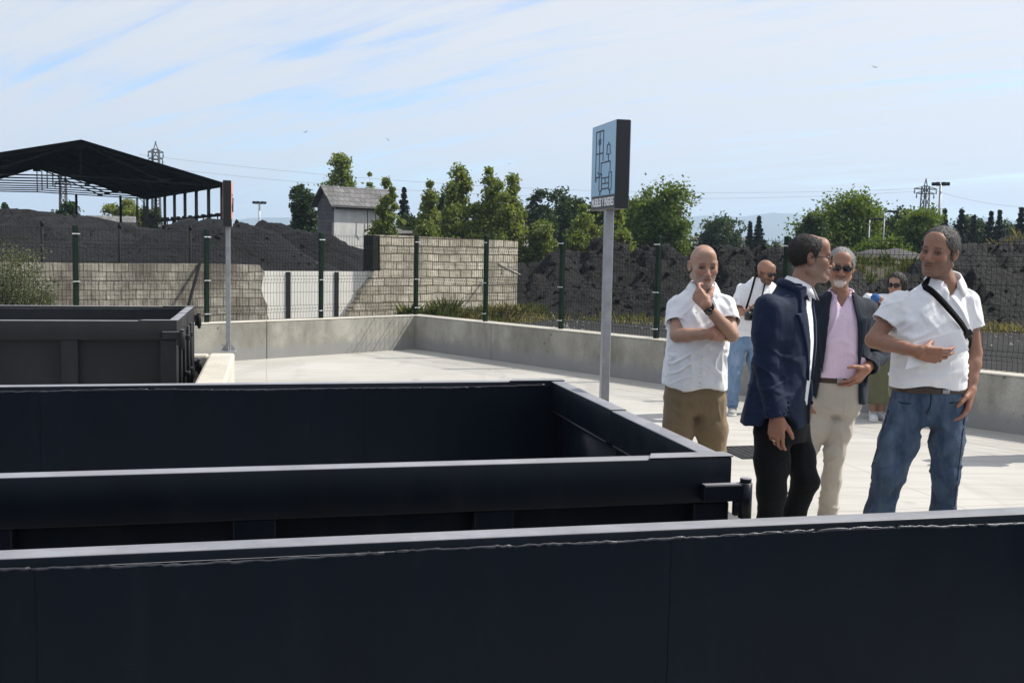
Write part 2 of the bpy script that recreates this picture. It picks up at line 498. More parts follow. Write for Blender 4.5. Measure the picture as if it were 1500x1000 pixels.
def ground_mat():
    m, nt, b = newmat('coal_dust_ground')
    f = noise_tex(nt, coord(nt), 0.18, 7, 0.65)
    c = ramp(nt, f, [(0.3, (0.016, 0.0155, 0.015)), (0.72, (0.036, 0.0345, 0.033))])
    s = noise_tex(nt, coord(nt, (0.25, 2.5, 1), (0, 0, R(40))), 1.0, 5, 0.6)
    c = mix(nt, ramp(nt, s, [(0.5, gray(0)), (0.7, gray(0.5))]), c, (0.075, 0.072, 0.068))
    g = noise_tex(nt, coord(nt), 22, 5, 0.8)
    c = mix(nt, ramp(nt, g, [(0.62, gray(0)), (0.74, gray(0.6))]), c, (0.17, 0.165, 0.16))
    # far fields turn to dry grass and scrub
    tc = nt.nodes.new('ShaderNodeTexCoord'); ln = nt.nodes.new('ShaderNodeVectorMath'); ln.operation = 'LENGTH'
    nt.links.new(tc.outputs['Object'], ln.inputs[0])
    far = nt.nodes.new('ShaderNodeMapRange'); nt.links.new(ln.outputs['Value'], far.inputs[0])
    far.inputs[1].default_value = 65; far.inputs[2].default_value = 130
    fld = ramp(nt, noise_tex(nt, coord(nt), 0.02, 5), [(0.35, (0.055, 0.075, 0.03)), (0.65, (0.17, 0.145, 0.075))])
    c = mix(nt, far.outputs[0], c, fld)
    nt.links.new(c, b.inputs['Base Color'])
    b.inputs['Roughness'].default_value = 0.9
    b.inputs['Specular IOR Level'].default_value = 0.15
    bump(nt, b, g, 0.6, 0.03)
    return m

def leaf_mat(name, c0, c1, trans=0.35, rough=0.55):
    m, nt, b = newmat(name)
    ge = nt.nodes.new('ShaderNodeNewGeometry')
    c = ramp(nt, ge.outputs['Random Per Island'], [(0.0, c0), (1.0, c1)])
    nt.links.new(c, b.inputs['Base Color'])
    b.inputs['Roughness'].default_value = rough
    b.inputs['Specular IOR Level'].default_value = 0.3
    tr = nt.nodes.new('ShaderNodeBsdfTranslucent')
    nt.links.new(mix(nt, 1.0, c, (1.5, 1.5, 0.6), 'MULTIPLY'), tr.inputs['Color'])
    ms = nt.nodes.new('ShaderNodeMixShader'); ms.inputs[0].default_value = trans
    nt.links.new(b.outputs[0], ms.inputs[1]); nt.links.new(tr.outputs[0], ms.inputs[2])
    nt.links.new(ms.outputs[0], nt.nodes['Material Output'].inputs['Surface'])
    return m
M['leaf_poplar'] = leaf_mat('poplar_leaf', (0.105, 0.145, 0.036), (0.24, 0.275, 0.088), 0.42)
M['leaf_dark'] = leaf_mat('dark_leaf', (0.026, 0.046, 0.016), (0.055, 0.085, 0.027), 0.25)
M['leaf_bright'] = leaf_mat('bright_leaf', (0.065, 0.105, 0.017), (0.155, 0.205, 0.038), 0.40)
M['needle'] = leaf_mat('needle', (0.010, 0.020, 0.012), (0.024, 0.038, 0.020), 0.1)
M['leaf_olive'] = leaf_mat('olive_leaf', (0.075, 0.090, 0.042), (0.17, 0.185, 0.10), 0.25)
M['grass'] = leaf_mat('grass_blade', (0.050, 0.080, 0.022), (0.14, 0.15, 0.06), 0.35, 0.7)
M['dry_grass'] = leaf_mat('dry_grass_blade', (0.15, 0.135, 0.075), (0.29, 0.255, 0.155), 0.3, 0.8)
M['bark'] = simple('bark', (0.085, 0.070, 0.055), 0.95, 0, 0.35, 5, 0.6, 20, 0.02)
# ------------------------------------------------------------------ the yard
DY = ray(390, 360); DY.z = 0; DY.normalize()        # the containers' short side, going away
DX = Vector((DY.y, -DY.x, 0))                        # their long side
AX = math.atan2(DX.y, DX.x)
def yard(x, y, z=0.0): return DX * x + DY * y + Vector((0, 0, z))

CORNER = on_z(608, 511); BL = on_z(350, 528); BR = on_z(1500, 637)
UB = (BL - CORNER).normalized()                      # along the back wall, away from the corner
UR = (BR - CORNER).normalized()                      # along the side wall
NB = Vector((-UB.y, UB.x, 0)); NB = NB if NB.y > 0 else -NB      # outward normals
NR = Vector((-UR.y, UR.x, 0)); NR = NR if NR.x > 0 else -NR

LB, LR = 13.0, 17.0
WH, WT = 0.552, 0.28

# ground: one sheet out to the horizon, finer close by
def ground():
    n = 72; rings = [0, 6, 14, 24, 36, 50, 70, 100, 160, 300, 700, 1500, 3000, 5500]
    V = [(0, 0, -0.03)]; 
    for r in rings[1:]:
        for k in range(n):
            a = 2 * math.pi * k / n; V.append((r * math.cos(a), r * math.sin(a), -0.03))
    bm = bmesh.new(); vs = [bm.verts.new(v) for v in V]
    for k in range(n): bm.faces.new((vs[0], vs[1 + k], vs[1 + (k + 1) % n]))
    for i in range(len(rings) - 2):
        a = 1 + i * n; b = a + n
        for k in range(n): bm.faces.new((vs[a + k], vs[b + k], vs[b + (k + 1) % n], vs[a + (k + 1) % n]))
    me = bpy.data.meshes.new('ground'); bm.to_mesh(me); bm.free()
    tag(link('ground', me, ground_mat()), kind='structure')
ground()
pv = MB()
cx = CORNER + (NB + NR) * 0.02
p1 = cx + UR * (LR + 3); p0 = cx + UB * (LB + 3)
pv.face([cx, p1, p1 + Vector((-2, -14, 0)), p0 + Vector((-2, -18, 0)), p0])
tag(pv.build('concrete_yard', pavement_mat()), kind='structure')

# low perimeter walls of cast concrete, in lengths with open joints
def low_wall(name, start, u, n_out, length, joints, label):
    root = empty(name, start, math.atan2(u.y, u.x))
    tag(root, label, 'wall', 'low concrete walls round the yard')
    side = 1 if (Matrix.Rotation(math.atan2(u.y, u.x), 3, 'Z') @ Vector((0, 1, 0))).dot(n_out) > 0 else -1
    js = [joints[0]] + list(joints[1:])
    for a, b in zip(js[:-1], js[1:]):
        m = MB(); y0, y1 = sorted((0, side * WT))
        m.box((a + 0.0015, y0, -0.25), (b - 0.0015, y1, WH), 0.012)
        m.build('wall_panel', M['wall_conc'], root)
        m = MB(); m.box((a + 0.004, y0 - 0.004, WH + 0.0005), (b - 0.004, y1 + 0.004, WH + 0.018), 0.006); m.build('coping', M['block_conc'], root)
    return root, side
WB, SB = low_wall('concrete_wall', CORNER + UB * 0.0, UB, NB, LB, [0.0, 2.85, 6.4, 10.0, LB + 2], 'low sunlit concrete wall behind the charcoal container')
WR, SR = low_wall('concrete_wall', CORNER + NB * WT * 1.0, UR, NR, LR, [0.0, 2.3, 5.8, 9.3, 12.8, LR + 2], 'low shaded concrete wall behind the group of people')
# raised concrete beads round the container bays
def kerb(name, pts, label):
    m = MB()
    for lo, hi in pts: m.box(lo, hi, 0.03, seg=2)
    o = m.build(name, M['block_conc']); o.rotation_euler.z = AX
    tag(o, label, 'kerb wall', 'kerb walls round the container bays'); return o
kerb('kerb_wall', [((-0.66, 7.9, -0.05), (-0.37, 13.0, 0.40)), ((-7.0, 12.80, -0.05), (-0.661, 12.998, 0.397))], 'bright low kerb wall beside the charcoal container, carrying the salmon sign')
kerb('kerb_wall', [((2.08, 3.6, -0.05), (2.28, 6.85, 0.40))], 'low kerb wall behind the empty container, carrying the blue sign')

# ------------------------------------------------------------------ welded mesh fence
ZT = 1.885
def fence(name, start, u, n_out, posts, label, length, skip=0):
    root = empty(name, start, math.atan2(u.y, u.x))
    tag(root, label, 'fence', 'green mesh fences on the low walls')
    side = 1 if (Matrix.Rotation(math.atan2(u.y, u.x), 3, 'Z') @ Vector((0, 1, 0))).dot(n_out) > 0 else -1
    yc = side * WT * 0.5
    for x in posts[skip:]:
        m = MB(); m.box((x - 0.03, yc - 0.03, WH), (x + 0.03, yc + 0.03, ZT + 0.02), 0.004)
        m.box((x - 0.06, yc - 0.06, WH), (x + 0.06, yc + 0.06, WH + 0.008))
        p = m.build('post', M['green'], root)
        for z in (WH + 0.14, WH + 0.62, ZT - 0.09):
            c = MB(); c.box((x - 0.05, yc - side * 0.043, z - 0.007), (x + 0.05, yc - side * 0.031, z + 0.007), 0.002)
            c.tube([(x, yc - side * 0.04, z), (x, yc - side * 0.056, z)], 0.008, 6)
            c.build('clip', M['clip'], p)
    ps = list(posts)
    for a, b in zip(ps[:-1], ps[1:]):
        m = MB(); y = yc - side * 0.037; r = 0.0022
        a1, b1 = a + 0.035, b - 0.035
        zs = [WH + 0.03, WH + 0.13, WH + 0.23, WH + 0.43, WH + 0.58, WH + 0.68, WH + 0.88, WH + 1.06, WH + 1.16, ZT - 0.03]
        fold = {1, 4, 7}
        zl = []
        for i, z in enumerate(zs): zl.append((z, 0.0))
        prof = []
        for i, (z, _) in enumerate(zl):
            prof.append((z, y))
            if i in fold: prof.append((z + 0.05, y - side * 0.03))
        nV = max(2, int(round((b1 - a1) / 0.052)))
        for k in range(nV + 1):
            x = a1 + (b1 - a1) * k / nV
            pts = [(x, yy, z) for z, yy in prof] + [(x, y, ZT)]
            m.tube(pts, r * 0.92, 4, False)
        for z, _ in zl:
            m.bar((a1, y + side * 0.006, z), (b1, y + side * 0.006, z), r * 2.1)
        for i in fold:
            m.bar((a1, y - side * 0.024, zl[i][0] + 0.05), (b1, y - side * 0.024, zl[i][0] + 0.05), r * 2.1)
        m.build('mesh_panel', M['wire'], root, normals=False)
    return root
def along(start, u, px, z=WH):
    """distance along a wall where a photo column crosses its top"""
    d = ray(px, 470); d.z = 0
    # start + t*u = s*d
    det = u.x * (-d.y) - (-d.x) * u.y
    rhs = -start
    return (rhs.x * (-d.y) - (-d.x) * rhs.y) / det
cb = CORNER + NB * WT * 0.5
tb = [along(cb, UB, x) for x in (470, 303, 112)]
cr_ = CORNER + NR * WT * 0.5
tr = [along(cr_, UR, x) for x in (712, 823, 963, 1150)]
print('fence posts', [round(x, 2) for x in tb], [round(x, 2) for x in tr])
stp = tr[-1] - tr[-2]
tr += [tr[-1] + stp * k for k in range(1, 4)]
fence('mesh_fence', CORNER, UB, NB, [-0.12] + tb + [tb[-1] + 2.9], 'green welded mesh fence on the sunlit wall, in front of the block walls', LB)
fence('mesh_fence', CORNER + NB * WT, UR, NR, [0.12] + [t + WT for t in tr], 'green welded mesh fence on the shaded wall, behind the people', LR, 1)

# floor drain with a steel grating
gd = empty('drain_grate', on_z(1102, 662) + Vector((0.05, 0, 0)), AX)
tag(gd, 'dark square steel drain grating set in the pale concrete floor', 'drain')
m = MB(); m.box((-0.27, -0.27, 0.001), (0.27, -0.235, 0.008)); m.box((-0.27, 0.235, 0.001), (0.27, 0.27, 0.008))
m.box((-0.27, -0.234, 0.001), (-0.235, 0.234, 0.008)); m.box((0.235, -0.234, 0.001), (0.27, 0.234, 0.008))
m.build('frame', M['dark_steel'], gd)
m = MB(); m.box((-0.234, -0.234, 0.0015), (0.234, 0.234, 0.003)); m.build('pit_shade', simple('pit_shade_black', (0.004, 0.004, 0.004), 0.9, bmp=0), gd)  # thin black plate stands in for the shade down the drain
m = MB()
for k in range(9): m.box((-0.234, -0.2 + k * 0.05 - 0.009, 0.0035), (0.234, -0.2 + k * 0.05 + 0.009, 0.0085))
for k in range(7): m.box((-0.19 + k * 0.0633 - 0.007, -0.234, 0.004), (-0.19 + k * 0.0633 + 0.007, 0.234, 0.0075))
m.build('grating', simple('grate_iron', (0.09, 0.085, 0.08), 0.5, 0.6), gd)

# ------------------------------------------------------------------ roll-off containers
def container(x1, y0, width, length, rim, label, mat, seams=(-1.2, -2.95, -4.6), z0=0.12):
    root = empty('skip_container', yard(x1, y0, 0), AX)
    tag(root, label, 'skip container', 'open steel containers')
    L, W, t = length, width, 0.085
    rh = 0.175
    def rail(a, b, name='top_rail', lo=None, hi=None):
        m = MB(); m.box(lo, hi, 0.012, seg=2); return m.build(name, mat, root, True)
    wob = lambda x, s: 0.004 * math.sin(x * 2.1 + s) + 0.003 * math.sin(x * 5.3 + 2 * s)
    for side in (0, 1):
        ya, yb = (0, t) if side == 0 else (W - t, W)
        # rail: a hollow section, laid in two lengths that meet a hair apart
        m = MB(); m.box((-L, ya, rim - rh), (0, yb, rim), 0.005, seg=2); m.build('top_rail', mat, root, True)
        # wall sheet under the rail
        yi = (t - 0.010, t + 0.004) if side == 0 else (W - t - 0.004, W - t + 0.010)
        m = MB(); m.box((-L + 0.01, yi[0], z0), (-t - 0.002, yi[1], rim - 0.026)); m.build('side_wall', mat, root)
        # outside ribs
        k = 0; x = -0.15
        while x > -L:
            wdt = 0.15
            ry = (0.004, t - 0.0105) if side == 0 else (W - t + 0.0105, W - 0.004)
            m = MB(); m.box((x, ry[0], z0), (x + wdt - 0.003, ry[1], rim - rh - 0.0005), 0.006); m.build('rib', mat, root)
            x -= 0.86
        # weld under the rail, inside: an uneven bead broken here and there
        m = MB(); yw = (t if side == 0 else W - t); sg = 1 if side == 0 else -1
        rr = random.Random(5 + side)
        x = -L + 0.05
        while x < -0.1:
            ln = rr.uniform(0.25, 1.1)
            pts = []; rad = []
            xx = x
            while xx < min(x + ln, -0.08):
                pts.append((xx, yw + sg * 0.0035, rim - 0.0265 + rr.uniform(-0.0025, 0.0025) + wob(xx, side)))
                rad.append(rr.uniform(0.0020, 0.0052)); xx += rr.uniform(0.009, 0.022)
            if len(pts) > 2: m.tube(pts, rad, 5)
            x += ln + rr.choice((0.0, 0.0, 0.03, 0.12))
        m.build('weld_bead', M['weld'], root, True)
        # inside lining lip above the sheet (inner face of the rail)
    # sheets' vertical seams, inside
    rr = random.Random(3)
    for xs in seams:
        for yw, sg in ((W - t - 0.004, -1), (t + 0.004, 1)):
            m = MB(); pts = [(xs + rr.uniform(-0.0015, 0.0015), yw + sg * 0.0008, z) for z in np.linspace(z0 + 0.1, rim - 0.03, 40)]
            m.tube(pts, [rr.uniform(0.0008, 0.0022) for _ in pts], 5); m.build('weld_seam', mat, root, True)
    # floor and front end
    m = MB(); m.box((-L + 0.01, 0.053, z0), (-0.06, W - 0.053, z0 + 0.05)); m.build('floor', M['skip_floor'], root)
    m = MB(); m.box((-L + 0.002, t + 0.001, z0 + 0.051), (-L + 0.06, W - t - 0.001, rim - 0.002), 0.01); m.build('end_wall', mat, root)
    # two doors at the open end
    for k in (0, 1):
        ya, yb = (t + 0.001, W / 2 - 0.004) if k == 0 else (W / 2 + 0.004, W - t - 0.001)
        dr = MB(); zt = rim - (0.004 if k == 0 else 0.0)
        dr.box((-t, ya, rim - 0.17), (0, yb, zt), 0.005, seg=2)
        dr.box((-0.052, ya, z0 + 0.02), (-0.040, yb, rim - 0.171))
        d = dr.build('door', mat, root, True)
        m = MB(); m.tube([(-t - 0.001, ya + 0.06, rim - 0.172), (-t - 0.001, (ya + yb) / 2, rim - 0.1735), (-t - 0.001, yb - 0.05, rim - 0.171)], [0.003, 0.0045, 0.003], 5); m.build('weld_bead', M['weld'], d, True)
        for yy in np.linspace(ya + 0.06, yb - 0.13, 3):
            m = MB(); m.box((-0.0395, yy, z0 + 0.02), (-0.004, yy + 0.07, rim - 0.172), 0.006); m.build('door_rib', mat, d)
        # locking rod
        ym = yb - 0.2 if k == 0 else ya + 0.2
        m = MB(); m.tube([(0.03, ym, z0 + 0.04), (0.03, ym, rim - 0.12)], 0.017, 10)
        for z in (rim - 0.26, z0 + 0.2): m.box((-0.003, ym - 0.035, z), (0.05, ym + 0.035, z + 0.05), 0.006)
        m.build('locking_rod', mat, d, True)
    # corner caps lapped over the rails
    for yc in (0.0, W):
        y0_, y1_ = (-0.002, t + 0.004) if yc == 0 else (W - t - 0.004, W + 0.002)
        pl = [(-0.34, y0_), (0.004, y0_), (0.004, y1_), (-0.30, y1_)]
        m = MB(); m.prism([(a, b, rim + 0.0012) for a, b in pl], (0, 0, 0.005))
        m.build('corner_cap', mat, root)
    # hinges: bracket, barrel and pin
    for yy, sg in ((0.0, -1), (W, 1)):
        for z in (rim - 0.185, z0 + 0.12):
            h = MB(); ys = sorted((yy + sg * 0.002, yy + sg * 0.045))
            z += 0.022; h.box((-0.13, ys[0], z), (0.03, ys[1], z + 0.066), 0.005)
            hb = h.build('hinge_bracket', mat, root)
            cy = yy + sg * 0.022
            m = MB(); m.tube([(0.050, cy, z - 0.07), (0.050, cy, z + 0.067)], 0.026, 20); m.box((0.0, cy - 0.012, z - 0.06), (0.03, cy + 0.012, z - 0.003), 0.004)
            m.build('hinge_barrel', mat, hb, True)
            m = MB(); m.tube([(0.050, cy, z - 0.095), (0.050, cy, z + 0.067), (0.050, cy, z + 0.0675), (0.050, cy, z + 0.084), (0.050, cy, z + 0.0855)], [0.015, 0.015, 0.022, 0.022, 0.018], 20)
            m.build('hinge_pin', mat, hb, True)
            m = MB(); m.tube([(0.026, cy, z - 0.084), (0.078, cy, z - 0.086)], 0.0035, 6); m.build('split_pin', mat, hb, True)
    # skids and rollers below
    for yy in (W * 0.32, W * 0.68 - 0.1):
        m = MB(); m.box((-L + 0.05, yy, 0.0), (-0.2, yy + 0.1, z0 - 0.001)); m.build('skid', mat, root)
    return root
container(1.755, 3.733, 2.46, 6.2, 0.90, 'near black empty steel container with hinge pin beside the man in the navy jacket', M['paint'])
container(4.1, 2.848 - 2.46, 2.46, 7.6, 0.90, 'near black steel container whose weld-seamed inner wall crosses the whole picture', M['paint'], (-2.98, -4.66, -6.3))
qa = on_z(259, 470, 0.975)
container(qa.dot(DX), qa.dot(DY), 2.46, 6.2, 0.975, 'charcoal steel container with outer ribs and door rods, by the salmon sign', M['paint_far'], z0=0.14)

# ------------------------------------------------------------------ box signs on posts
def lettering(txt, size, extr, mat, parent, Mx, width=None):
    cu = bpy.data.curves.new('lettering', 'FONT')
    cu.body = txt; cu.size = size; cu.extrude = extr; cu.align_x = 'CENTER'; cu.align_y = 'CENTER'
    cu.offset = 0.0014
    t = bpy.data.objects.new('lettering_source', cu); COL.objects.link(t)
    bpy.context.view_layer.update()
    me = bpy.data.meshes.new_from_object(t.evaluated_get(bpy.context.evaluated_depsgraph_get()))
    bpy.data.objects.remove(t)
    xs = [v.co.x for v in me.vertices]
    k = 1.0 if width is None else width / (max(xs) - min(xs))
    me.transform(Mx @ Matrix.Diagonal((k, 1, 1, 1)))
    me.name = 'lettering'
    return link('lettering', me, mat, parent)

def box_sign(px, z_base, pos, z0, z1, w, thick, label, face_mat, line_mat, kind):
    root = empty('box_sign', (pos.x, pos.y, z_base), AX)
    tag(root, label, 'sign', 'box signs on steel posts')
    a, b = z0 - z_base, z1 - z_base
    m = MB(); m.box((-0.027, -0.027, 0.012), (0.027, 0.027, a + 0.02), 0.004); m.build('post', M['galv'], root)
    m = MB(); m.box((-0.09, -0.09, 0.0), (0.09, 0.09, 0.011), 0.003)
    for sx, sy in ((1, 0), (-1, 0), (0, 1), (0, -1)):
        p = [(sx * 0.031, sy * 0.031, 0.012), (sx * 0.085, sy * 0.085, 0.012), (sx * 0.031, sy * 0.031, 0.10)]
        n = Vector((-sy, sx, 0)) * 0.006
        m.prism([Vector(q) - n / 2 for q in p], n)
    m.build('base_plate', M['galv'], root)
    bx = MB(); bx.box((-thick / 2, -w / 2, a), (thick / 2, w / 2, b), 0.004); box = bx.build('casing', M['sign_black'], root)
    for sg in (-1, 1):
        x = sg * thick / 2
        band = (b - a) * 0.165
        zc = a + band
        m = MB(); xs = sorted((x, x + sg * 0.003)); m.box((xs[0], -w / 2 + 0.006, zc), (xs[1], w / 2 - 0.006, b - 0.006)); m.build('face_panel', face_mat, root)
        xf = x + sg * 0.0035
        # u runs left to right as the face is read
        def P(u, v):
            y = (0.5 - u) * w if sg < 0 else (u - 0.5) * w
            return (xf, y, b - v * (b - a))
        g = MB()
        def ln(u0, v0, u1, v1, r=0.0030):
            g.tube([P(u0, v0), P(u1, v1)], r, 6)
        if kind == 'furniture':
            ln(.20, .08, .50, .08, .0045); ln(.20, .08, .20, .66); ln(.50, .08, .50, .43); ln(.35, .09, .35, .60)
            ln(.20, .34, .50, .34, .0045); ln(.31, .17, .31, .24); ln(.39, .17, .39, .24)
            ln(.20, .615, .40, .615, .0045); ln(.22, .62, .22, .67); ln(.29, .55, .31, .58)
            ln(.67, .26, .77, .26); ln(.67, .26, .65, .37); ln(.77, .26, .79, .37); ln(.65, .37, .79, .37); ln(.72, .37, .72, .46); ln(.72, .23, .72, .26)
            ln(.43, .455, .80, .455, .0045); ln(.43, .455, .43, .60); ln(.80, .455, .80, .57)
            for u0, u1 in ((.36, .46), (.76, .86)):
                ln(u0, .58, u1, .58); ln(u0, .58, u0, .78); ln(u1, .58, u1, .78); ln(u0, .78, u1, .78)
            ln(.46, .635, .76, .635, .004); ln(.46, .70, .76, .70, .004); ln(.61, .635, .61, .70); ln(.46, .76, .76, .76, .0045)
            ln(.42, .78, .40, .83, .0045); ln(.80, .78, .82, .83, .0045)
        else:
            ln(.30, .52, .46, .66, .016); ln(.46, .66, .70, .36, .016); ln(.30, .30, .52, .30, .01)
        g.build('pictogram', line_mat, root)
        zt = a + band * 0.5
        Mx = Matrix(((0, 0, sg, x + sg * 0.001), (sg, 0, 0, 0), (0, 1, 0, zt), (0, 0, 0, 1)))
        if kind == 'furniture':
            lettering('MUEBLES Y ENSERES', band * 0.80, 0.001, M['letter'], root, Mx, w * 0.9)
        else:
            m = MB(); m.box((xs[0], w / 2 - 0.16, a + 0.015), (xs[1], w / 2 - 0.02, a + band * 0.9)); m.build('name_plate', M['letter'], root)
    return root
M['letter'] = simple('white_letter', (0.80, 0.80, 0.80), 0.5, 0, 0.03, 5, 0)
M['sign_blue'] = simple('blue_sign_face', (0.26, 0.43, 0.58), 0.35, 0, 0.05, 3, 0)
M['sign_salmon'] = simple('salmon_sign_face', (0.78, 0.32, 0.24), 0.35, 0, 0.05, 3, 0)
M['pict'] = simple('dark_pictogram', (0.02, 0.03, 0.045), 0.5, 0, 0.05, 3, 0)
sp = at_d(890.5, 371, 6.9); sp.z = 0
box_sign(0, 0.40, sp, 1.955, 2.505, 0.50, 0.092, 'blue pictogram sign lettered MUEBLES Y ENSERES on a steel post', M['sign_blue'], M['pict'], 'furniture')
sp2 = at_d(334, 359, 12.75); sp2.z = 0
box_sign(0, 0.402, sp2, 1.90, 2.44, 0.50, 0.092, 'salmon faced black box sign on a steel post, on the bright kerb wall', M['sign_salmon'], M['pict'], 'tick')
# ------------------------------------------------------------------ block walls beyond the fence
PHI = R(40)
WU = Vector((math.cos(PHI), math.sin(PHI), 0)); WN = Vector((-math.sin(PHI), math.cos(PHI), 0))
W0 = at_d(557, 420, 26.0); W0.z = 0
def wall_t(px):
    d = ray(px, 400); d.z = 0
    det = WU.x * (-d.y) - (-d.x) * WU.y
    r = -W0
    return (r.x * (-d.y) - (-d.x) * r.y) / det
def masonry(name, poly, thick, mat, label, cat, off=0.0, group=None, cap=None):
    """upright wall: outline (t, z) in the wall plane, given a thickness"""
    m = MB(); m.prism([(t, off, z) for t, z in poly], (0, thick, 0))
    o = m.build(name, mat); o.location = W0; o.rotation_euler.z = PHI
    tag(o, label, cat, group); return o
tA, tB, tC, tD, tE = wall_t(395), wall_t(380), wall_t(515), wall_t(548), wall_t(758)
rr = random.Random(4)
def ragged(t0, z0, t1, z1, n):
    """a broken masonry edge: steps of about half a block"""
    pts = []
    for k in range(1, n):
        f = k / n
        pts.append((t0 + (t1 - t0) * f + rr.uniform(-0.10, 0.10), z0 + (z1 - z0) * (f + (0.0 if k % 2 else -0.02))))
    return pts
low = [(-16.0, -0.2), (tA + 0.10, -0.2)] + ragged(tA + 0.10, -0.2, tB, 1.26, 8) + [(tB, 1.25), (tB - 1.2, 1.27), (-7.2, 1.26), (-9.0, 1.29), (-16.0, 1.27)]
masonry('block_wall', low, 0.22, M['low_block'], 'low grimy grey block wall at the foot of the coal heaps', 'wall', group='block walls beyond the fence')
tall = [(tC - 0.15, -0.2), (tE, -0.2), (tE, 1.93), (tE - 1.3, 1.97), (2.0, 1.975), (0.9, 2.0), (0.10, 2.0), (-0.02, 1.99), (0.0, 1.13), (tD, 1.12)] + ragged(tD, 1.12, tC - 0.15, -0.2, 8)
masonry('block_wall', tall, 0.40, M['tall_block'], 'tall sunlit cream block wall with stained courses', 'wall', group='block walls beyond the fence')
tall_end = MB(); tall_end.box((-0.21, 0.02, 1.121), (-0.024, 0.45, 1.99)); 
o = tall_end.build('wall_end', simple('shaded_end_block', (0.010, 0.0095, 0.009), 0.95)); o.location = W0; o.rotation_euler.z = PHI  # separate near-black box: shade on the wall's end put into the colour
tag(o, 'end face of the tall cream wall, painted dark for its shade', 'wall_end')
wp = empty('panel_wall', W0, PHI); tag(wp, 'whitewashed panel wall with dark upright posts between the block walls', 'wall')
m = MB(); m.prism([(tB - 0.25, 0.23, -0.2), (tD + 0.3, 0.23, -0.2), (tD + 0.25, 0.23, 1.10), (tB + 0.15, 0.23, 1.105), (tB - 0.25, 0.23, 1.12)], (0, 0.14, 0)); m.build('panel', M['white_panel'], wp)
for px in (429, 500):
    t = wall_t(px); m = MB(); m.box((t - 0.055, 0.205, -0.2), (t + 0.055, 0.2295, 1.09)); m.build('post', M['dark_steel'], wp)
# rusty pipe leaning out of the tall wall, and the thin iron stakes along the low wall
pa = at_d(735, 390, 27.8); pb = at_d(762, 403, 27.6)
m = MB(); m.tube([pa + Vector((-0.1, 0.35, 0.05)), pa, pb], 0.032, 8); m.tube([pa, pa + Vector((0, 0, -0.22))], 0.015, 6)
tag(m.build('pipe', simple('rusty_pipe', (0.25, 0.22, 0.19), 0.6, 0.3), None, True), 'short grey pipe sticking out of the tall cream wall', 'pipe')
for i, px in enumerate((69, 183, 287)):
    p = W0 + WU * wall_t(px) + WN * 0.3
    m = MB(); m.tube([(0, 0, 0), (0, 0, 1.26), (0.01, 0, 2.04)], 0.028, 6); m.tube([(0.01, 0, 2.0), (0.01, 0, 2.1)], 0.04, 6)
    o = m.build('iron_stake', M['dark_steel'], None, True); o.location = (p.x, p.y, 0)
    tag(o, ['thin iron stake behind the grey block wall, beside the olive bush', 'thin iron stake behind the grey block wall, under the shed peak', 'thin iron stake behind the grey block wall, next to the salmon sign'][i], 'stake', 'iron stakes along the block wall')
# dark props leaning on the low wall
pa = at_d(287, 392, 23.6); pb = at_d(258, 442, 22.4)
m = MB(); m.bar(W0 + WU * wall_t(292) - WN * 0.03 + Vector((0, 0, 1.28)), W0 + WU * wall_t(258) - WN * 0.5 + Vector((0, 0, 0.2)), 0.05)
tag(m.build('timber_prop', M['dark_steel']), 'dark timber prop leaning on the grimy grey block wall', 'prop')

# ------------------------------------------------------------------ coal heaps
def heap(name, peaks, slope, bbox, step, mat, label, seed, rough=0.12, gully=0.12, kind=None, cat='coal heap', group='coal heaps in the yard', base=-0.15, sharp=0.25):
    (x0, y0), (x1, y1) = bbox
    xs = np.arange(x0, x1 + step, step); ys = np.arange(y0, y1 + step, step)
    X, Y = np.meshgrid(xs, ys, indexing='ij')
    P = np.stack([X.ravel(), Y.ravel(), np.zeros(X.size)], 1)
    wx = fbm(P * 0.35, 3, seed) * 0.8; wy = fbm(P * 0.35 + 50, 3, seed + 1) * 0.8
    Xw, Yw = P[:, 0] + wx, P[:, 1] + wy
    Z = np.full(len(P), -1e9)
    for (px, py, h, *s) in peaks:
        d = np.hypot(Xw - px, Yw - py)
        s_ = s[0] if s else slope
        z = h - s_ * (np.sqrt(d * d + sharp) - math.sqrt(sharp))
        kk = 0.25
        a = np.clip(0.5 + 0.5 * (z - Z) / kk, 0, 1)
        Z = np.where(Z < -1e8, z, Z * (1 - a) + z * a + kk * a * (1 - a))
    Z = Z + fbm(P * 0.7, 5, seed + 2, 0.55) * rough * 2.2
    g = np.abs(fbm(P * np.array([1.2, 0.45, 1]), 4, seed + 5))
    Z = Z - gully * np.clip(0.25 - g, 0, 1) * 4 * np.clip((Z - 0.2), 0, 1)
    Z = Z + vnoise(P * 4.1, seed + 8) * rough * 0.35 + vnoise(P * 9.0, seed + 9) * rough * 0.2
    Z = np.maximum(Z, base)
    V = np.stack([P[:, 0], P[:, 1], Z], 1)
    nx, ny = len(xs), len(ys)
    I = np.arange(nx * ny).reshape(nx, ny)
    Q = np.stack([I[:-1, :-1], I[1:, :-1], I[1:, 1:], I[:-1, 1:]], -1).reshape(-1, 4)
    keep = (Z[Q] > base + 1e-4).any(1)
    Q = Q[keep]
    used = np.unique(Q); remap = np.zeros(len(V), int); remap[used] = np.arange(len(used))
    o = link(name, np_mesh(name, V[used], remap[Q]), mat, None, True)
    tag(o, label, cat, group, kind)
    return o
def pk(px, py, Y, *s):
    p = at_d(px, py, Y); return (p.x, p.y, p.z + 0.05, *s)
heap('coal_heap', [pk(312, 322, 29.5), pk(352, 330, 30), pk(285, 325, 30)], 0.60, ((-17, 24.2), (-1.5, 38)), 0.11, M['coal'], 'rounded grey coal heap just behind the low block wall, by the salmon sign', 21, 0.045, 0.12, sharp=0.8)
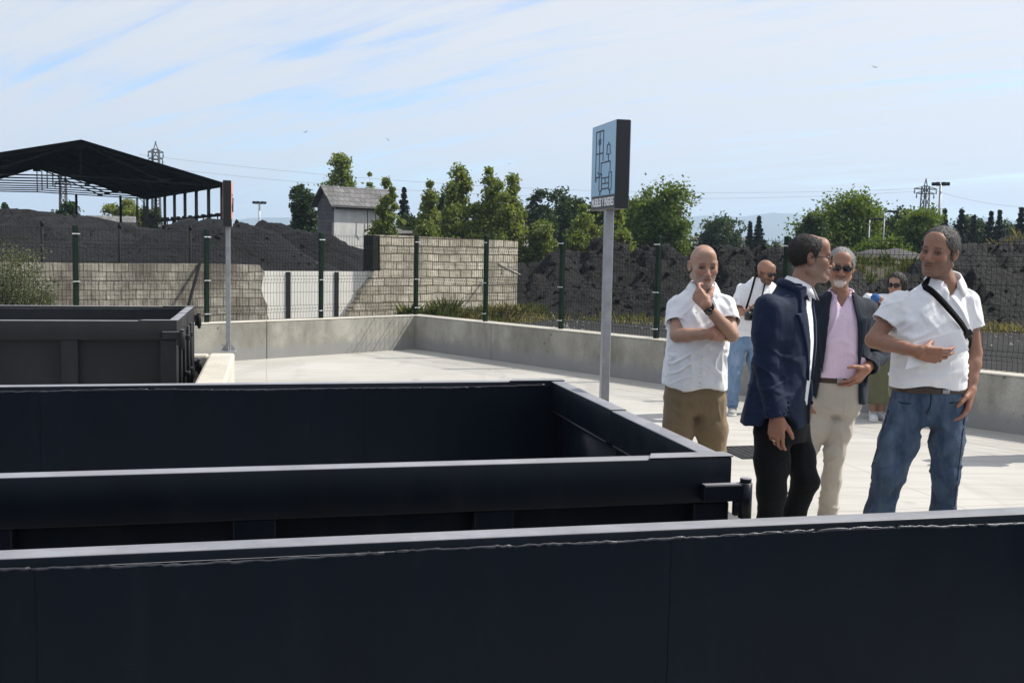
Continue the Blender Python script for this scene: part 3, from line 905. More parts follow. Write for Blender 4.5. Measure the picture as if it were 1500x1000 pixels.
heap('coal_heap', [pk(-60, 306, 36), pk(20, 309, 37), pk(70, 315, 38), pk(130, 321, 39.5), pk(185, 329, 41), pk(232, 340, 43)], 0.5, ((-34, 22.5), (-9, 50)), 0.16, M['coal_sunlit'], 'long grey coal heap under the steel shed with deep rain gullies', 33, 0.05, 0.34, sharp=5.0)
heap('coal_heap', [pk(368, 334, 42), pk(405, 331, 43), pk(440, 335, 42), pk(468, 337, 41), pk(500, 372, 38)], 0.62, ((-21, 30), (-1.0, 52)), 0.17, M['coal_dark'], 'jet black coal heap in front of the small pale house', 45, 0.09, 0.15)
heap('coal_heap', [pk(785, 370, 31.5), pk(825, 361, 32.5), pk(878, 358, 33), pk(930, 363, 33), pk(985, 356, 32.5), pk(1045, 360, 32), pk(1100, 355, 32), pk(1150, 361, 31.5), pk(1200, 368, 31), pk(868, 425, 28.6, 0.6), pk(905, 418, 29.2, 0.6), pk(1010, 428, 28.4, 0.6), pk(1120, 420, 28.6, 0.6)], 0.95, ((-1.5, 25.5), (14.5, 40)), 0.11, M['coal_brown'], 'long dark spoil bank of coal earth behind the shaded fence', 57, 0.20, 0.35, sharp=0.6)
heap('coal_heap', [pk(1395, 360, 31.5), pk(1430, 345, 32), pk(1470, 349, 33), pk(1530, 346, 33), pk(1600, 350, 32), pk(1360, 378, 31)], 0.72, ((10.0, 25), (24, 42)), 0.12, M['coal_brown'], 'dark rough coal heap behind the man in the white polo shirt', 69, 0.16, 0.3)
heap('gravel_heap', [pk(1285, 366, 47), pk(1315, 364, 47.5)], 0.42, ((9.5, 40), (25, 56)), 0.2, M['gravel'], 'rounded pale grey gravel heap above the weedy slope', 73, 0.05, 0.05, cat='gravel heap', group=None)
heap('weedy_bank', [pk(1245, 388, 36), pk(1290, 384, 37), pk(1340, 386, 37), pk(1200, 392, 36)], 0.35, ((6.5, 30), (19, 45)), 0.2, simple('bank_soil', (0.07, 0.062, 0.04), 0.95, 0, 0.4, 2), 'low weedy earth bank below the gravel heap', 81, 0.1, 0.1, kind='structure', cat=None, group=None)
heap('coal_heap', [pk(362, 331, 70), pk(385, 328, 72), pk(402, 332, 71)], 0.7, ((-25, 64), (-10, 80)), 0.25, M['coal_dark'], 'small black coal heap far off, between the salmon sign and the round tree', 85, 0.2, 0.2)

# ------------------------------------------------------------------ steel shed
rd = Vector((-0.4976, 0.8674, 0)); cd = Vector((0.8674, 0.4976, 0))     # ridge direction, cross direction
S0 = at_d(118, 206, 45.0); ridge_z = S0.z; S0.z = 0
HWR, HWL, LEN = 6.05, 6.6, 17.3
eave_z = 4.42
shed = empty('steel_shed', S0, math.atan2(cd.y, cd.x))
tag(shed, 'open black steel shed with a pitched sheet roof and bare trusses', 'shed')
# local: x across, y along the ridge
def rz_(x): return ridge_z - (ridge_z - eave_z) * (abs(x) / (HWR if x > 0 else HWL))
for sg, hw in ((1, HWR), (-1, HWL)):
    m = MB(); n = 60
    for k in range(n):       # corrugated sheet: ridges run down the slope
        ya, yb = -0.35 + (LEN + 0.7) * k / n, -0.35 + (LEN + 0.7) * (k + 1) / n
        dz0, dz1 = (0.03 if k % 2 else 0), (0.0 if k % 2 else 0.03)
        xo = sg * (hw + 0.25)
        top = [(0, ya, ridge_z + dz0), (xo, ya, rz_(xo) + dz0), (xo, yb, rz_(xo) + dz1), (0, yb, ridge_z + dz1)]
        m.prism(top, (0, 0, 0.012))
    m.build('roof', M['roof_sheet'], shed)
nt_ = 8
for k in range(nt_):
    y = 0.12 + (LEN - 0.24) * k / (nt_ - 1)
    m = MB(); dz = -0.10
    for sg, hw in ((1, HWR), (-1, HWL)):
        m.bar((0, y, ridge_z + dz), (sg * hw, y, eave_z + dz), 0.09, 0.14)
        m.bar((0, y, eave_z + 0.05), (sg * hw, y, eave_z - 0.1), 0.055)
        # trussed rafter: a second chord with diagonals
        m.bar((sg * 0.2, y, ridge_z - 0.2), (sg * hw * 0.55, y, eave_z + 0.02), 0.06)
        for f in (0.25, 0.5, 0.75):
            xa = sg * hw * f
            m.bar((xa, y, rz_(xa) - 0.1), (xa * 0.72, y, ridge_z - 0.2 - (ridge_z - 0.2 - eave_z) * min(1, f * 0.72 / 0.55) if f * .72 < .55 else eave_z), 0.04)
        m.box(tuple(min(a, b) for a, b in zip((sg * hw * 0.55 - 0.14, y - 0.06, eave_z - 0.06), (sg * hw * 0.55 + 0.14, y + 0.06, eave_z + 0.10))), (sg * hw * 0.55 + 0.14, y + 0.06, eave_z + 0.10))
    m.bar((0, y, ridge_z - 0.1), (0, y, eave_z + 0.05), 0.05)
    m.box((-0.2, y - 0.05, ridge_z - 0.34), (0.2, y + 0.05, ridge_z - 0.16))
    m.build('truss', M['dark_steel'], shed)
for sg, hw in ((1, HWR), (-1, HWL)):
    for k in range(nt_):
        y = 0.12 + (LEN - 0.24) * k / (nt_ - 1)
        m = MB(); m.bar((sg * (hw - 0.1), y, 0), (sg * (hw - 0.1), y, eave_z - 0.05), 0.13)
        m.build('column', M['dark_steel'], shed)
    m = MB()
    m.bar((sg * (hw - 0.1), 0.1, eave_z - 0.08), (sg * (hw - 0.1), LEN - 0.1, eave_z - 0.08), 0.12, 0.1)
    m.bar((sg * (hw - 0.1), 0.1, 3.05), (sg * (hw - 0.1), LEN - 0.1, 2.95), 0.10, 0.12)
    m.bar((sg * (hw - 0.1), 0.1, 2.5), (sg * (hw - 0.1), LEN - 0.1, 2.4), 0.06)
    for k in range(12):
        y = 0.9 + k * 1.35
        m.bar((sg * (hw - 0.1), y, 2.45), (sg * (hw - 0.1), y, 3.1), 0.05); m.box((sg * (hw - 0.1) - 0.07, y - 0.16, 2.98), (sg * (hw - 0.1) + 0.07, y + 0.16, 3.14))
    m.build('side_rail', M['dark_steel'], shed)
    m = MB()
    for f in (0.15, 0.32, 0.49, 0.66, 0.83):
        x = sg * hw * f; m.bar((x, 0, rz_(x) - 0.03), (x, LEN, rz_(x) - 0.03), 0.06)
    m.build('purlins', M['dark_steel'], shed).name = 'purlin_set'
# lone posts under the roof and a lattice column at the far corner
for x in (-2.2, 2.0, 4.4):
    m = MB(); m.bar((x, LEN - 0.4, 0), (x, LEN - 0.4, eave_z), 0.12); m.build('column', M['dark_steel'], shed)
m = MB()
for a, b in ((-.2, -.2), (.2, -.2), (.2, .2), (-.2, .2)): m.bar((HWR - 0.4 + a, LEN + .3 + b, 0), (HWR - 0.4 + a, LEN + .3 + b, eave_z), 0.05)
for k in range(9):
    z = 0.5 * k; s = 1 if k % 2 else -1
    m.bar((HWR - 0.4 - .2 * s, LEN + .1, z), (HWR - 0.4 + .2 * s, LEN + .1, z + 0.5), 0.03)
m.build('lattice_column', M['dark_steel'], shed)

# ------------------------------------------------------------------ small house
hs = at_d(489, 330, 58.0); hs.z = 0
hy = R(-14)
house = empty('stone_house', hs, R(42)); tag(house, 'small pale rendered house with a grey slate gable roof', 'house')
M['render'] = concrete('stained_render', (0.58, 0.57, 0.54), (0.74, 0.73, 0.70), 0.35, (1, 1, 0.3), bug=False)
M['gable'] = brick_mat('shaded_gable', (0.15, 0.15, 0.155), (0.24, 0.235, 0.23), (0.07, 0.07, 0.07), 0.4, 0.22, (0.09, 0.09, 0.09), 0.6)  # darker than the house wall: the gable's shade is in the colour
M['slate'] = brick_mat('slate_roof', (0.16, 0.16, 0.165), (0.25, 0.245, 0.24), (0.07, 0.07, 0.07), 0.35, 0.25, (0.12, 0.11, 0.10), 0.5)
hz = (363 - 302) / F * 58 + EYE; rz2 = (363 - 276) / F * 58 + EYE; hl, hd = 3.9, 1.5
m = MB(); m.box((0.01, 0, -0.2), (hl, hd, hz)); m.build('wall', M['render'], house)
m = MB(); m.prism([(-0.12, 0, -0.2), (-0.12, hd, -0.2), (-0.12, hd, hz), (-0.12, hd / 2, rz2 - 0.12), (-0.12, 0, hz)], (0.129, 0, 0)); m.build('gable', M['gable'], house)
m = MB()
for sg in (0, 1):
    ye = -0.35 if sg == 0 else hd + 0.35
    ze = hz - 0.10
    m.prism([(-0.4, ye, ze), (hl + 0.3, ye, ze), (hl + 0.3, hd / 2, rz2), (-0.4, hd / 2, rz2)], (0, 0, 0.10))
m.build('roof', M['slate'], house)
m = MB(); m.box((0.1, -0.30, hz - 0.17), (hl, -0.005, hz - 0.11)); m.build('eave_board', M['dark_steel'], house)
for x in (2.0, 2.55):
    m = MB(); m.tube([(x, -0.28, hz - 0.2), (x, -0.30, hz - 0.9), (x + 0.05, -0.22, hz - 1.3)], 0.025, 6); m.build('bracket', M['dark_steel'], house)

# low pale sheds peeping between the trees and a far rail ramp
def small_shed(px, pyt, pyb, Y, w, d, label, c, rz=0.3):
    p = at_d(px, pyt, Y); z = p.z; r = empty('outbuilding', (p.x, p.y, 0), rz); tag(r, label, 'building', 'low buildings among the trees')
    m = MB(); m.box((-w / 2, 0, 0), (w / 2, d, z - 0.25)); m.build('wall', c, r)
    m = MB(); m.prism([(-w / 2 - .2, -.2, z - .25), (w / 2 + .2, -.2, z - .25), (w / 2 + .2, d + .2, z + .25), (-w / 2 - .2, d + .2, z + .25)], (0, 0, .1)); m.build('roof', M['slate'], r)
small_shed(597, 338, 350, 60, 2.4, 3, 'low grey shed between the pale house and the poplars', M['render'])
small_shed(768, 357, 365, 62, 1.5, 2, 'tiny white shed past the end of the tall cream wall', M['white_panel'])
small_shed(1065, 351, 360, 110, 6.0, 3, 'long low pale shed behind the bald man', M['white_panel'], 0.1)
small_shed(165, 322, 330, 75, 3.0, 3, 'low grey hut below the steel shed roof', M['render'], 0.4)

# ------------------------------------------------------------------ pylons, masts, wires, birds
M['wire_grey'] = simple('aluminium_cable', (0.3, 0.3, 0.31), 0.5, 0.2, 0.05, 5, 0)
M['pylon'] = simple('pylon_steel', (0.12, 0.12, 0.125), 0.6, 0.3, 0.15)
def pylon(px, top, Y, arms, label, base_w=1.1, up=None):
    p = at_d(px, top, Y); h = p.z; r = empty('pylon', (p.x, p.y, 0), R(12)); tag(r, label, 'pylon', 'lattice pylons')
    m = MB(); wz = lambda z: base_w * (1 - 0.35 * z / h) / 2
    cs = [(-1, -1), (1, -1), (1, 1), (-1, 1)]
    n = int(h / 0.9)
    for (a, b) in cs: m.bar((a * wz(0), b * wz(0), 0), (a * wz(h), b * wz(h), h), 0.10)
    for k in range(n):
        z0, z1 = h * k / n, h * (k + 1) / n
        for i in range(4):
            a, b = cs[i], cs[(i + 1) % 4]
            if k % 2: a, b = b, a
            m.bar((a[0] * wz(z0), a[1] * wz(z0), z0), (b[0] * wz(z1), b[1] * wz(z1), z1), 0.06)
            m.bar((cs[i][0] * wz(z1), cs[i][1] * wz(z1), z1), (cs[(i + 1) % 4][0] * wz(z1), cs[(i + 1) % 4][1] * wz(z1), z1), 0.05)
    m.build('lattice_mast', M['pylon'], r)
    for za, L in arms:
        a = MB(); zz_ = h - za
        for s in (-1, 1):
            a.bar((0, 0, zz_), (s * L, 0, zz_ + 0.05), 0.10); a.bar((0, 0, zz_ + 0.35), (s * L, 0, zz_ + 0.06), 0.06)
            a.tube([(s * L * 0.95, 0, zz_ + 0.03), (s * L * 0.95, 0, zz_ - 0.42)], [0.03, 0.08], 6)
        a.build('cross_arm', M['pylon'], r)
    m = MB(); m.bar((-0.2, 0, h - 0.05), (0.03, 0, h + 0.75), 0.07); m.bar((0.2, 0, h - 0.05), (-0.03, 0, h + 0.75), 0.07); m.build('peak', M['pylon'], r)
    return p
pyA = pylon(1356, 273, 105, [(0.3, 1.25), (0.75, 1.0), (2.6, 1.0)], 'lattice power pylon rising behind the bright trees, beside the floodlight mast', 0.8)
pyB = pylon(228, 219, 100, [(0.3, 0.7), (0.9, 0.65)], 'lattice power pylon rising behind the shed roof', 0.85)
pylon(92, 262, 110, [(0.5, 0.8)], 'lattice pylon seen through the shed trusses', 0.8)
def mast(px, top, Y, label, heads, r=0.13, bot=0):
    p = at_d(px, top, Y); h = p.z; e = empty('floodlight_mast', (p.x, p.y, 0)); tag(e, label, 'light mast', 'light masts')
    m = MB(); m.tube([(0, 0, 0), (0, 0, h)], [r, r * 0.6], 10); m.build('pole', M['galv'], e, True)
    m = MB()
    if heads == 'ring':
        m.tube([(-0.55, 0, h), (0.55, 0, h)], 0.06, 6)
        for k in range(8):
            a = k * math.pi / 4; m.box((0.62 * math.cos(a) - 0.16, 0.62 * math.sin(a) - 0.16, h - 0.05), (0.62 * math.cos(a) + 0.16, 0.62 * math.sin(a) + 0.16, h + 0.22), 0.04)
    else:
        m.tube([(0, 0, h), (0.35, 0, h + 0.05)], 0.04, 6); m.box((0.2, -0.12, h), (0.75, 0.12, h + 0.12), 0.03)
    m.build('lamp_head', M['dark_steel'], e)
mast(1378, 271, 95, 'tall pole topped by a ring of floodlights beside the pylon', 'ring', 0.17)
mast(380, 298, 120, 'far floodlight pole between the salmon sign and the trees', 'ring', 0.15)
mast(1274, 322, 60, 'slim street lamp in front of the bright trees', 'arm', 0.06)
mast(1296, 311, 62, 'bare slender pole in front of the bright trees', 'arm', 0.05)
mast(768, 324, 70, 'slim street lamp among the dark trees by the blue sign', 'arm', 0.05)
def wire(name, pa, pb, sag, r, label):
    m = MB(); pts = []
    for k in range(33):
        f = k / 32; q = pa.lerp(pb, f); q.z -= sag * 4 * f * (1 - f); pts.append(q)
    m.tube(pts, r, 5); tag(m.build(name, M['wire_grey'], None, True), label, 'cable', 'overhead power lines')
for i, (dy, off) in enumerate(((0.0, 0.0), (-4.0, 1.2))):
    wire('power_line', pyB + Vector((-1.6 + off * 2.4, off, -0.5 - off)), at_d(1350, 276 - dy, 105.0), 1.6, 0.012, ['upper overhead power line spanning the sky between the two pylons', 'lower overhead power line spanning the sky between the two pylons'][i])
wire('power_line', at_d(1362, 276, 105.0), at_d(1560, 304, 90.0), 0.6, 0.011, 'overhead power line sloping down past the floodlight mast')
M['bird'] = simple('bird_dark', (0.03, 0.028, 0.026), 0.8, bmp=0)
def bird(px, py, Y, s, roll, label):
    p = at_d(px, py, Y); m = MB()
    m.tube([(-0.1, 0, 0), (-0.04, 0, 0.005), (0.04, 0, 0.01), (0.09, 0, 0)], [0.006, 0.022, 0.022, 0.006], 8)
    for sg in (-1, 1):
        m.prism([(-0.03, 0, 0.01), (0.04, 0, 0.01), (0.02, sg * 0.13, 0.07), (-0.06, sg * 0.26, 0.05), (-0.03, sg * 0.12, 0.06)], (0, 0, 0.006))
    m.prism([(-0.09, 0, 0), (-0.17, 0.035, 0), (-0.15, 0, 0), (-0.17, -0.035, 0)], (0, 0, 0.004))
    o = m.build('bird', M['bird']); o.location = p; s *= 0.65; o.scale = (s, s, s); o.rotation_euler = (roll, 0.2, 1.2)
    tag(o, label, 'bird', 'swifts in the sky')
bird(1281, 99, 40, 0.75, 0.3, 'small dark bird high in the sky above the man in the polo shirt')
bird(448, 194, 45, 0.7, -0.4, 'small dark bird in the sky above the small house and shed')
bird(568, 205, 40, 0.6, 0.7, 'small dark bird in the sky above the poplars')
bird(746, 240, 60, 0.6, 0.2, 'tiny dark bird low in the sky just beside the blue sign')

# ------------------------------------------------------------------ mountains and haze
def mountains():
    Yd = 4600.0
    prof = [(-500, 338), (-200, 336), (150, 333), (300, 326), (372, 319), (425, 318), (520, 326), (700, 332), (900, 328), (1000, 319), (1045, 315), (1085, 318), (1132, 311), (1180, 314), (1240, 322), (1330, 326), (1410, 322), (1450, 318), (1510, 325), (1700, 334), (2000, 338)]
    pxs = np.linspace(-500, 2000, 240)
    rows = 14; V = []
    for j in range(rows):
        f = j / (rows - 1)              # 0 = foot in front, 1 = ridge
        for i, px in enumerate(pxs):
            y = np.interp(px, [a for a, b in prof], [b for a, b in prof])
            p = at_d(float(px), float(y), Yd)
            q = Vector((p.x * (1 - 0.28 * (1 - f)), Yd * (1 - 0.28 * (1 - f)), 0))
            V.append((q.x, q.y, -5 + (p.z + 5) * f ** 1.3))
    V = np.array(V)
    nz = fbm(V * np.array([0.004, 0.003, 0]), 5, 91) * 28
    ff = np.repeat(np.linspace(0, 1, rows), len(pxs))
    V[:, 2] += nz * np.sin(ff * math.pi) + fbm(V * 0.01, 4, 5) * 5 * ff
    back = V[-len(pxs):].copy(); back[:, 1] += 500; back[:, 2] = -5
    V = np.vstack([V, back]); rows += 1; n = len(pxs)
    I = np.arange(rows * n).reshape(rows, n)
    Q = np.stack([I[:-1, :-1], I[:-1, 1:], I[1:, 1:], I[1:, :-1]], -1).reshape(-1, 4)
    mm = simple('mountain_scrub', (0.07, 0.085, 0.06), 0.95, 0, 0.4, 0.004, 0)
    tag(link('mountains', np_mesh('mountains', V, Q), mm, None, True), kind='structure')
mountains()
def haze():
    m = bpy.data.materials.new('haze'); m.use_nodes = True; nt = m.node_tree
    nt.nodes.remove(nt.nodes['Principled BSDF'])
    v = nt.nodes.new('ShaderNodeVolumePrincipled')
    v.inputs['Color'].default_value = (0.62, 0.79, 1.0, 1); v.inputs['Density'].default_value = HAZE
    v.inputs['Anisotropy'].default_value = 0.2
    nt.links.new(v.outputs[0], nt.nodes['Material Output'].inputs['Volume'])
    b = MB(); b.box((-5700, -5700, -12), (5700, 5700, 260))
    tag(b.build('haze', m), kind='stuff')
HAZE = 0.00028
haze()
# ------------------------------------------------------------------ trees and plants
def leaf_cards(C, size, rng, flat=0.0, up=0.25, droop=None, aspect=0.62):
    """one bent leaf spray (two quads hinged down the middle) per centre"""
    n = len(C)
    d = rng.normal(size=(n, 3)); d[:, 2] = d[:, 2] * (1 - flat) + up
    if droop is not None: d = d * 0.5 + droop
    d /= np.linalg.norm(d, axis=1, keepdims=True)
    a = rng.normal(size=(n, 3)); u = np.cross(d, a); u /= np.linalg.norm(u, axis=1, keepdims=True)
    w = np.cross(d, u)
    s = (size * rng.uniform(0.6, 1.35, n))[:, None]
    l, k = u * s, w * s * aspect * 0.5
    lift = d * s * 0.18
    p0, p1 = C - l * 0.5, C + l * 0.5
    V = np.stack([p0, C + k * 1.0 + lift - l * 0.1, p1, C - k * 1.0 + lift - l * 0.1], 1).reshape(-1, 3)
    I = np.arange(n * 4).reshape(n, 4)
    Q = np.concatenate([I[:, [0, 1, 2]], I[:, [0, 2, 3]]])
    return V, Q

def crown_points(kind, h, wd, rng, n):
    """centres of leaf sprays, gathered in clumps through the crown; also the clump centres for the limbs"""
    cl = []; sz = []
    if kind == 'poplar':
        spires = [(0, 0, 1.0)] + [(rng.normal(0, wd * 0.34), rng.normal(0, wd * 0.34), rng.uniform(0.55, 0.9)) for _ in range(4)]
        for sx, sy, sh in spires:
            m = int(13 * sh)
            for i in range(m):
                f = (i + rng.uniform(0, 1)) / m
                z = h * (0.10 + 0.90 * f * sh)
                r = wd * 0.46 * (math.sin(math.pi * min(1, 0.16 + 0.84 * f) ** 0.8)) * rng.uniform(0.15, 1.30) * (1 - 0.35 * f)
                a = rng.uniform(0, 2 * math.pi)
                cl.append((sx * (1 - 0.5 * f) + r * math.cos(a), sy * (1 - 0.5 * f) + r * math.sin(a), z)); sz.append(wd * rng.uniform(0.07, 0.17) * (1.2 - 0.55 * f))
    elif kind == 'round':
        m = 70
        lobes = [(rng.normal(0, 0.26), rng.normal(0, 0.26), rng.uniform(0.45, 0.80), rng.uniform(0.24, 0.40)) for _ in range(9)] + [(0, 0, 0.62, 0.42), (-0.3, 0, 0.4, 0.3), (0.3, 0, 0.42, 0.3)]
        for lx, ly, lz, lr in lobes:
            for i in range(m // 8):
                v = rng.normal(size=3); v /= np.linalg.norm(v); r = lr * rng.uniform(0.55, 1.0)
                z = lz + v[2] * r * 0.85
                if z < 0.08: continue
                cl.append(((lx + v[0] * r) * wd * 0.62, (ly + v[1] * r) * wd * 0.62, min(0.97, z) * h)); sz.append(wd * rng.uniform(0.045, 0.095))
    cl = np.array(cl); sz = np.array(sz)
    idx = rng.integers(0, len(cl), n)
    P = cl[idx] + rng.normal(size=(n, 3)) * sz[idx][:, None] * np.array([1, 1, 0.85])
    return P, cl

def limbs(parent, h, r, cl, rng, nl, mat, frac=0.75):
    m = MB()
    pts = []; 
    for i in range(7):
        f = i / 6; pts.append((rng.normal(0, 0.012) * h * f, rng.normal(0, 0.012) * h * f, -0.1 + (h * frac + 0.1) * f))
    m.tube(pts, [r * (1.25 - 1.05 * i / 6) if i else r * 1.6 for i in range(7)], 8)
    for c in (cl[rng.choice(len(cl), min(nl, len(cl)), replace=False)] if len(cl) else []):
        z0 = min(h * frac * 0.95, max(h * 0.12, c[2] * 0.62)); f = z0 / (h * frac)
        b = Vector((0, 0, z0)); e = Vector(c)
        mid = b.lerp(e, 0.5) + Vector((0, 0, -0.02 * h))
        m.tube([b, mid, e], [r * 0.42 * (1.1 - 0.7 * f), r * 0.25, r * 0.07], 5)
    return m.build('trunk', mat, parent, True)

def tree(px, top, Y, half, kind, mat, label, name, n=1600, leaf=None, group=None, base=0.0, seed=0):
    rng = np.random.default_rng(1000 + seed)
    p = at_d(px, top, Y); h = p.z - base
    wd = 2 * half / F * Y
    root = empty(name, (p.x, p.y, base)); tag(root, label, 'tree', group)
    leaf = leaf or Y * 0.0033; n = int(n * 5.2)
    if kind == 'conifer':
        P = []; dr = []
        tiers = 14
        for i in range(tiers):
            f = (i + 0.5) / tiers; z = h * (0.06 + 0.94 * f)
            rr_ = wd * 0.95 * (1 - f) ** 1.15 * rng.uniform(0.7, 1.2) + 0.015 * wd
            nb = max(4, int(11 * (1 - f) + 3))
            a0 = rng.uniform(0, 6.28)
            for b in range(nb):
                a = a0 + b * 2 * math.pi / nb + rng.normal(0, 0.15); L = rr_ * rng.uniform(0.65, 1.12)
                kk = max(3, int(n / (tiers * nb) * 1.0))
                for q in range(kk):
                    g = (q + rng.uniform(0.2, 1)) / kk
                    P.append((math.cos(a) * L * g + rng.normal(0, 0.02 * wd), math.sin(a) * L * g + rng.normal(0, 0.02 * wd), z - L * 0.22 * g + L * 0.12 * g * g + rng.normal(0, 0.012 * h)))
                    dr.append((0.2 * math.cos(a), 0.2 * math.sin(a), 0.9))
        P = np.array(P); V, Q = leaf_cards(P, leaf * 0.95, rng, 0.5, 0.3, np.array(dr) * 0.8, 0.45)
        cl = np.zeros((0, 3))
    else:
        P, cl = crown_points(kind, h, wd, rng, n)
        V, Q = leaf_cards(P, leaf, rng)
    link('crown', np_mesh('crown', V, Q), mat, root)
    limbs(root, h, max(0.05, wd * 0.035), cl, rng, 14, M['bark'], 0.9 if kind == 'conifer' else 0.72)
    return root
GP, GD, GC = 'young poplars behind the block wall', 'broadleaf trees behind the yard', 'conifers along the skyline'
lp, ld, lb, nd = M['leaf_poplar'], M['leaf_dark'], M['leaf_bright'], M['needle']
T = [
 (441, 265, 66, 25, 'round', ld, 'round green tree touching the dark gable of the small house', 'broadleaf_tree', 1900, GD),
 (496, 222, 72, 31, 'poplar', lp, 'tall poplar rising straight behind the roof of the small house', 'poplar_tree', 2600, GP),
 (541, 252, 70, 11, 'poplar', lp, 'thin poplar tip peeping over the right end of the house roof', 'poplar_tree', 700, GP),
 (566, 259, 52, 16, 'poplar', lp, 'loose young poplar in front of the pale house wall', 'poplar_tree', 2000, GP),
 (592, 275, 80, 19, 'conifer', nd, 'blue-dark conifer between the house and the poplar row', 'conifer_tree', 1600, GC),
 (630, 269, 58, 21, 'poplar', lp, 'shorter poplar beginning the row behind the tall cream wall', 'poplar_tree', 2000, GP),
 (651, 282, 74, 20, 'round', ld, 'dark tree crammed between the first two poplars of the row', 'broadleaf_tree', 1300, GD),
 (672, 241, 60, 26, 'poplar', lp, 'tallest pointed poplar behind the tall cream wall', 'poplar_tree', 2800, GP),
 (716, 247, 60, 27, 'poplar', lp, 'fork-topped poplar beside the tallest pointed one', 'poplar_tree', 2400, GP),
 (752, 257, 60, 22, 'poplar', lp, 'last poplar of the row, above the end of the cream wall', 'poplar_tree', 2200, GP),
 (610, 318, 62, 30, 'round', ld, 'low dark bushy tree beneath the conifer by the house', 'broadleaf_tree', 1300, GD),
 (700, 318, 68, 45, 'round', ld, 'wide dark shrubby tree filling the foot of the poplar row', 'broadleaf_tree', 1800, GD),
 (787, 280, 74, 30, 'round', ld, 'dark tree between the poplar row and the blue sign', 'broadleaf_tree', 1900, GD),
 (838, 281, 78, 33, 'round', ld, 'broad dark tree rising just behind the blue sign post', 'broadleaf_tree', 2000, GD),
 (854, 305, 56, 28, 'poplar', lp, 'pale young poplar low beside the blue sign post', 'poplar_tree', 1700, GP),
 (905, 306, 58, 24, 'poplar', lp, 'pale bushy poplar under the blue sign casing', 'poplar_tree', 1400, GP),
 (790, 325, 60, 26, 'round', lp, 'low leafy shrub tree above the start of the spoil bank', 'broadleaf_tree', 1100, GD),
 (968, 277, 68, 56, 'round', lb, 'big round bright green tree above the bald man', 'broadleaf_tree', 4200, GD),
 (1052, 321, 105, 40, 'round', ld, 'small far green tree under the pale mountains', 'broadleaf_tree', 1200, GD),
 (1099, 325, 100, 9, 'conifer', nd, 'shorter of two dark spires beside the photographer', 'conifer_tree', 900, GC),
 (1112, 317, 100, 13, 'conifer', nd, 'taller of two dark spires beside the photographer', 'conifer_tree', 1200, GC),
 (1235, 290, 68, 68, 'round', lb, 'huge bright green tree above the man in the pink shirt', 'broadleaf_tree', 4600, GD),
 (1190, 318, 64, 32, 'round', ld, 'dark lower tree over the head of the man in navy', 'broadleaf_tree', 1500, GD),
 (1305, 308, 72, 34, 'round', ld, 'dark tree between the huge bright tree and the pylon', 'broadleaf_tree', 1700, GD),
 (1350, 304, 66, 42, 'round', lb, 'spreading bright tree at the foot of the pylon', 'broadleaf_tree', 2600, GD),
 (1285, 345, 56, 40, 'round', lb, 'low bushy tree over the pale gravel heap', 'broadleaf_tree', 1500, GD),
 (1384, 306, 84, 17, 'conifer', nd, 'dark conifer half hidden by the floodlight mast', 'conifer_tree', 1200, GC),
 (1409, 307, 84, 20, 'conifer', nd, 'broad dark conifer next after the floodlight mast', 'conifer_tree', 1300, GC),
 (1427, 316, 86, 14, 'conifer', nd, 'small dark conifer over the crest of the coal heap', 'conifer_tree', 900, GC),
 (1452, 310, 84, 16, 'conifer', nd, 'dark conifer in the gap above the coal heap crest', 'conifer_tree', 1100, GC),
 (1465, 308, 83, 14, 'conifer', nd, 'slim dark conifer above the coal heap crest', 'conifer_tree', 1000, GC),
 (1497, 304, 80, 19, 'conifer', nd, 'dark conifer cut by the edge of the view', 'conifer_tree', 1200, GC),
 (100, 299, 84, 23, 'round', ld, 'small tree seen under the shed roof beside the lattice pylon', 'broadleaf_tree', 1000, GD),
 (187, 294, 84, 27, 'round', lp, 'leafy tree seen under the shed eave by the columns', 'broadleaf_tree', 1300, GD),
 (216, 303, 80, 16, 'round', ld, 'darker tree seen through the shed side columns', 'broadleaf_tree', 900, GD),
 (735, 285, 82, 30, 'round', ld, 'dark tree filling the gap behind the last two poplars', 'broadleaf_tree', 1500, GD),
 (812, 292, 84, 26, 'round', ld, 'rounded dark tree between the two dark trees left of the blue sign', 'broadleaf_tree', 1400, GD),
 (880, 298, 82, 30, 'round', ld, 'dark tree directly behind the post of the blue sign', 'broadleaf_tree', 1500, GD),
 (928, 300, 80, 28, 'round', ld, 'dark tree tucked against the big round bright tree', 'broadleaf_tree', 1500, GD),
 (648, 312, 72, 30, 'round', lp, 'low leafy tree between the shorter and the tallest poplar', 'broadleaf_tree', 1300, GD),
 (1270, 303, 78, 40, 'round', lb, 'bright tree joining the huge one and the pylon', 'broadleaf_tree', 2000, GD),
 (1420, 322, 90, 34, 'round', ld, 'low dark tree mass under the conifers by the floodlight mast', 'broadleaf_tree', 1500, GD),
 (1478, 324, 92, 36, 'round', ld, 'low dark tree mass under the conifers at the end of the skyline', 'broadleaf_tree', 1500, GD),
 (8, 297, 80, 9, 'round', ld, 'tiny tree under the shed roof at the edge of the view', 'broadleaf_tree', 500, GD),
]
for i, (px, top, Y, half, kind, mat, label, name, n, grp) in enumerate(T):
    tree(px, top, Y, half, kind, mat, label, name, n, None, grp, 0.0, i)

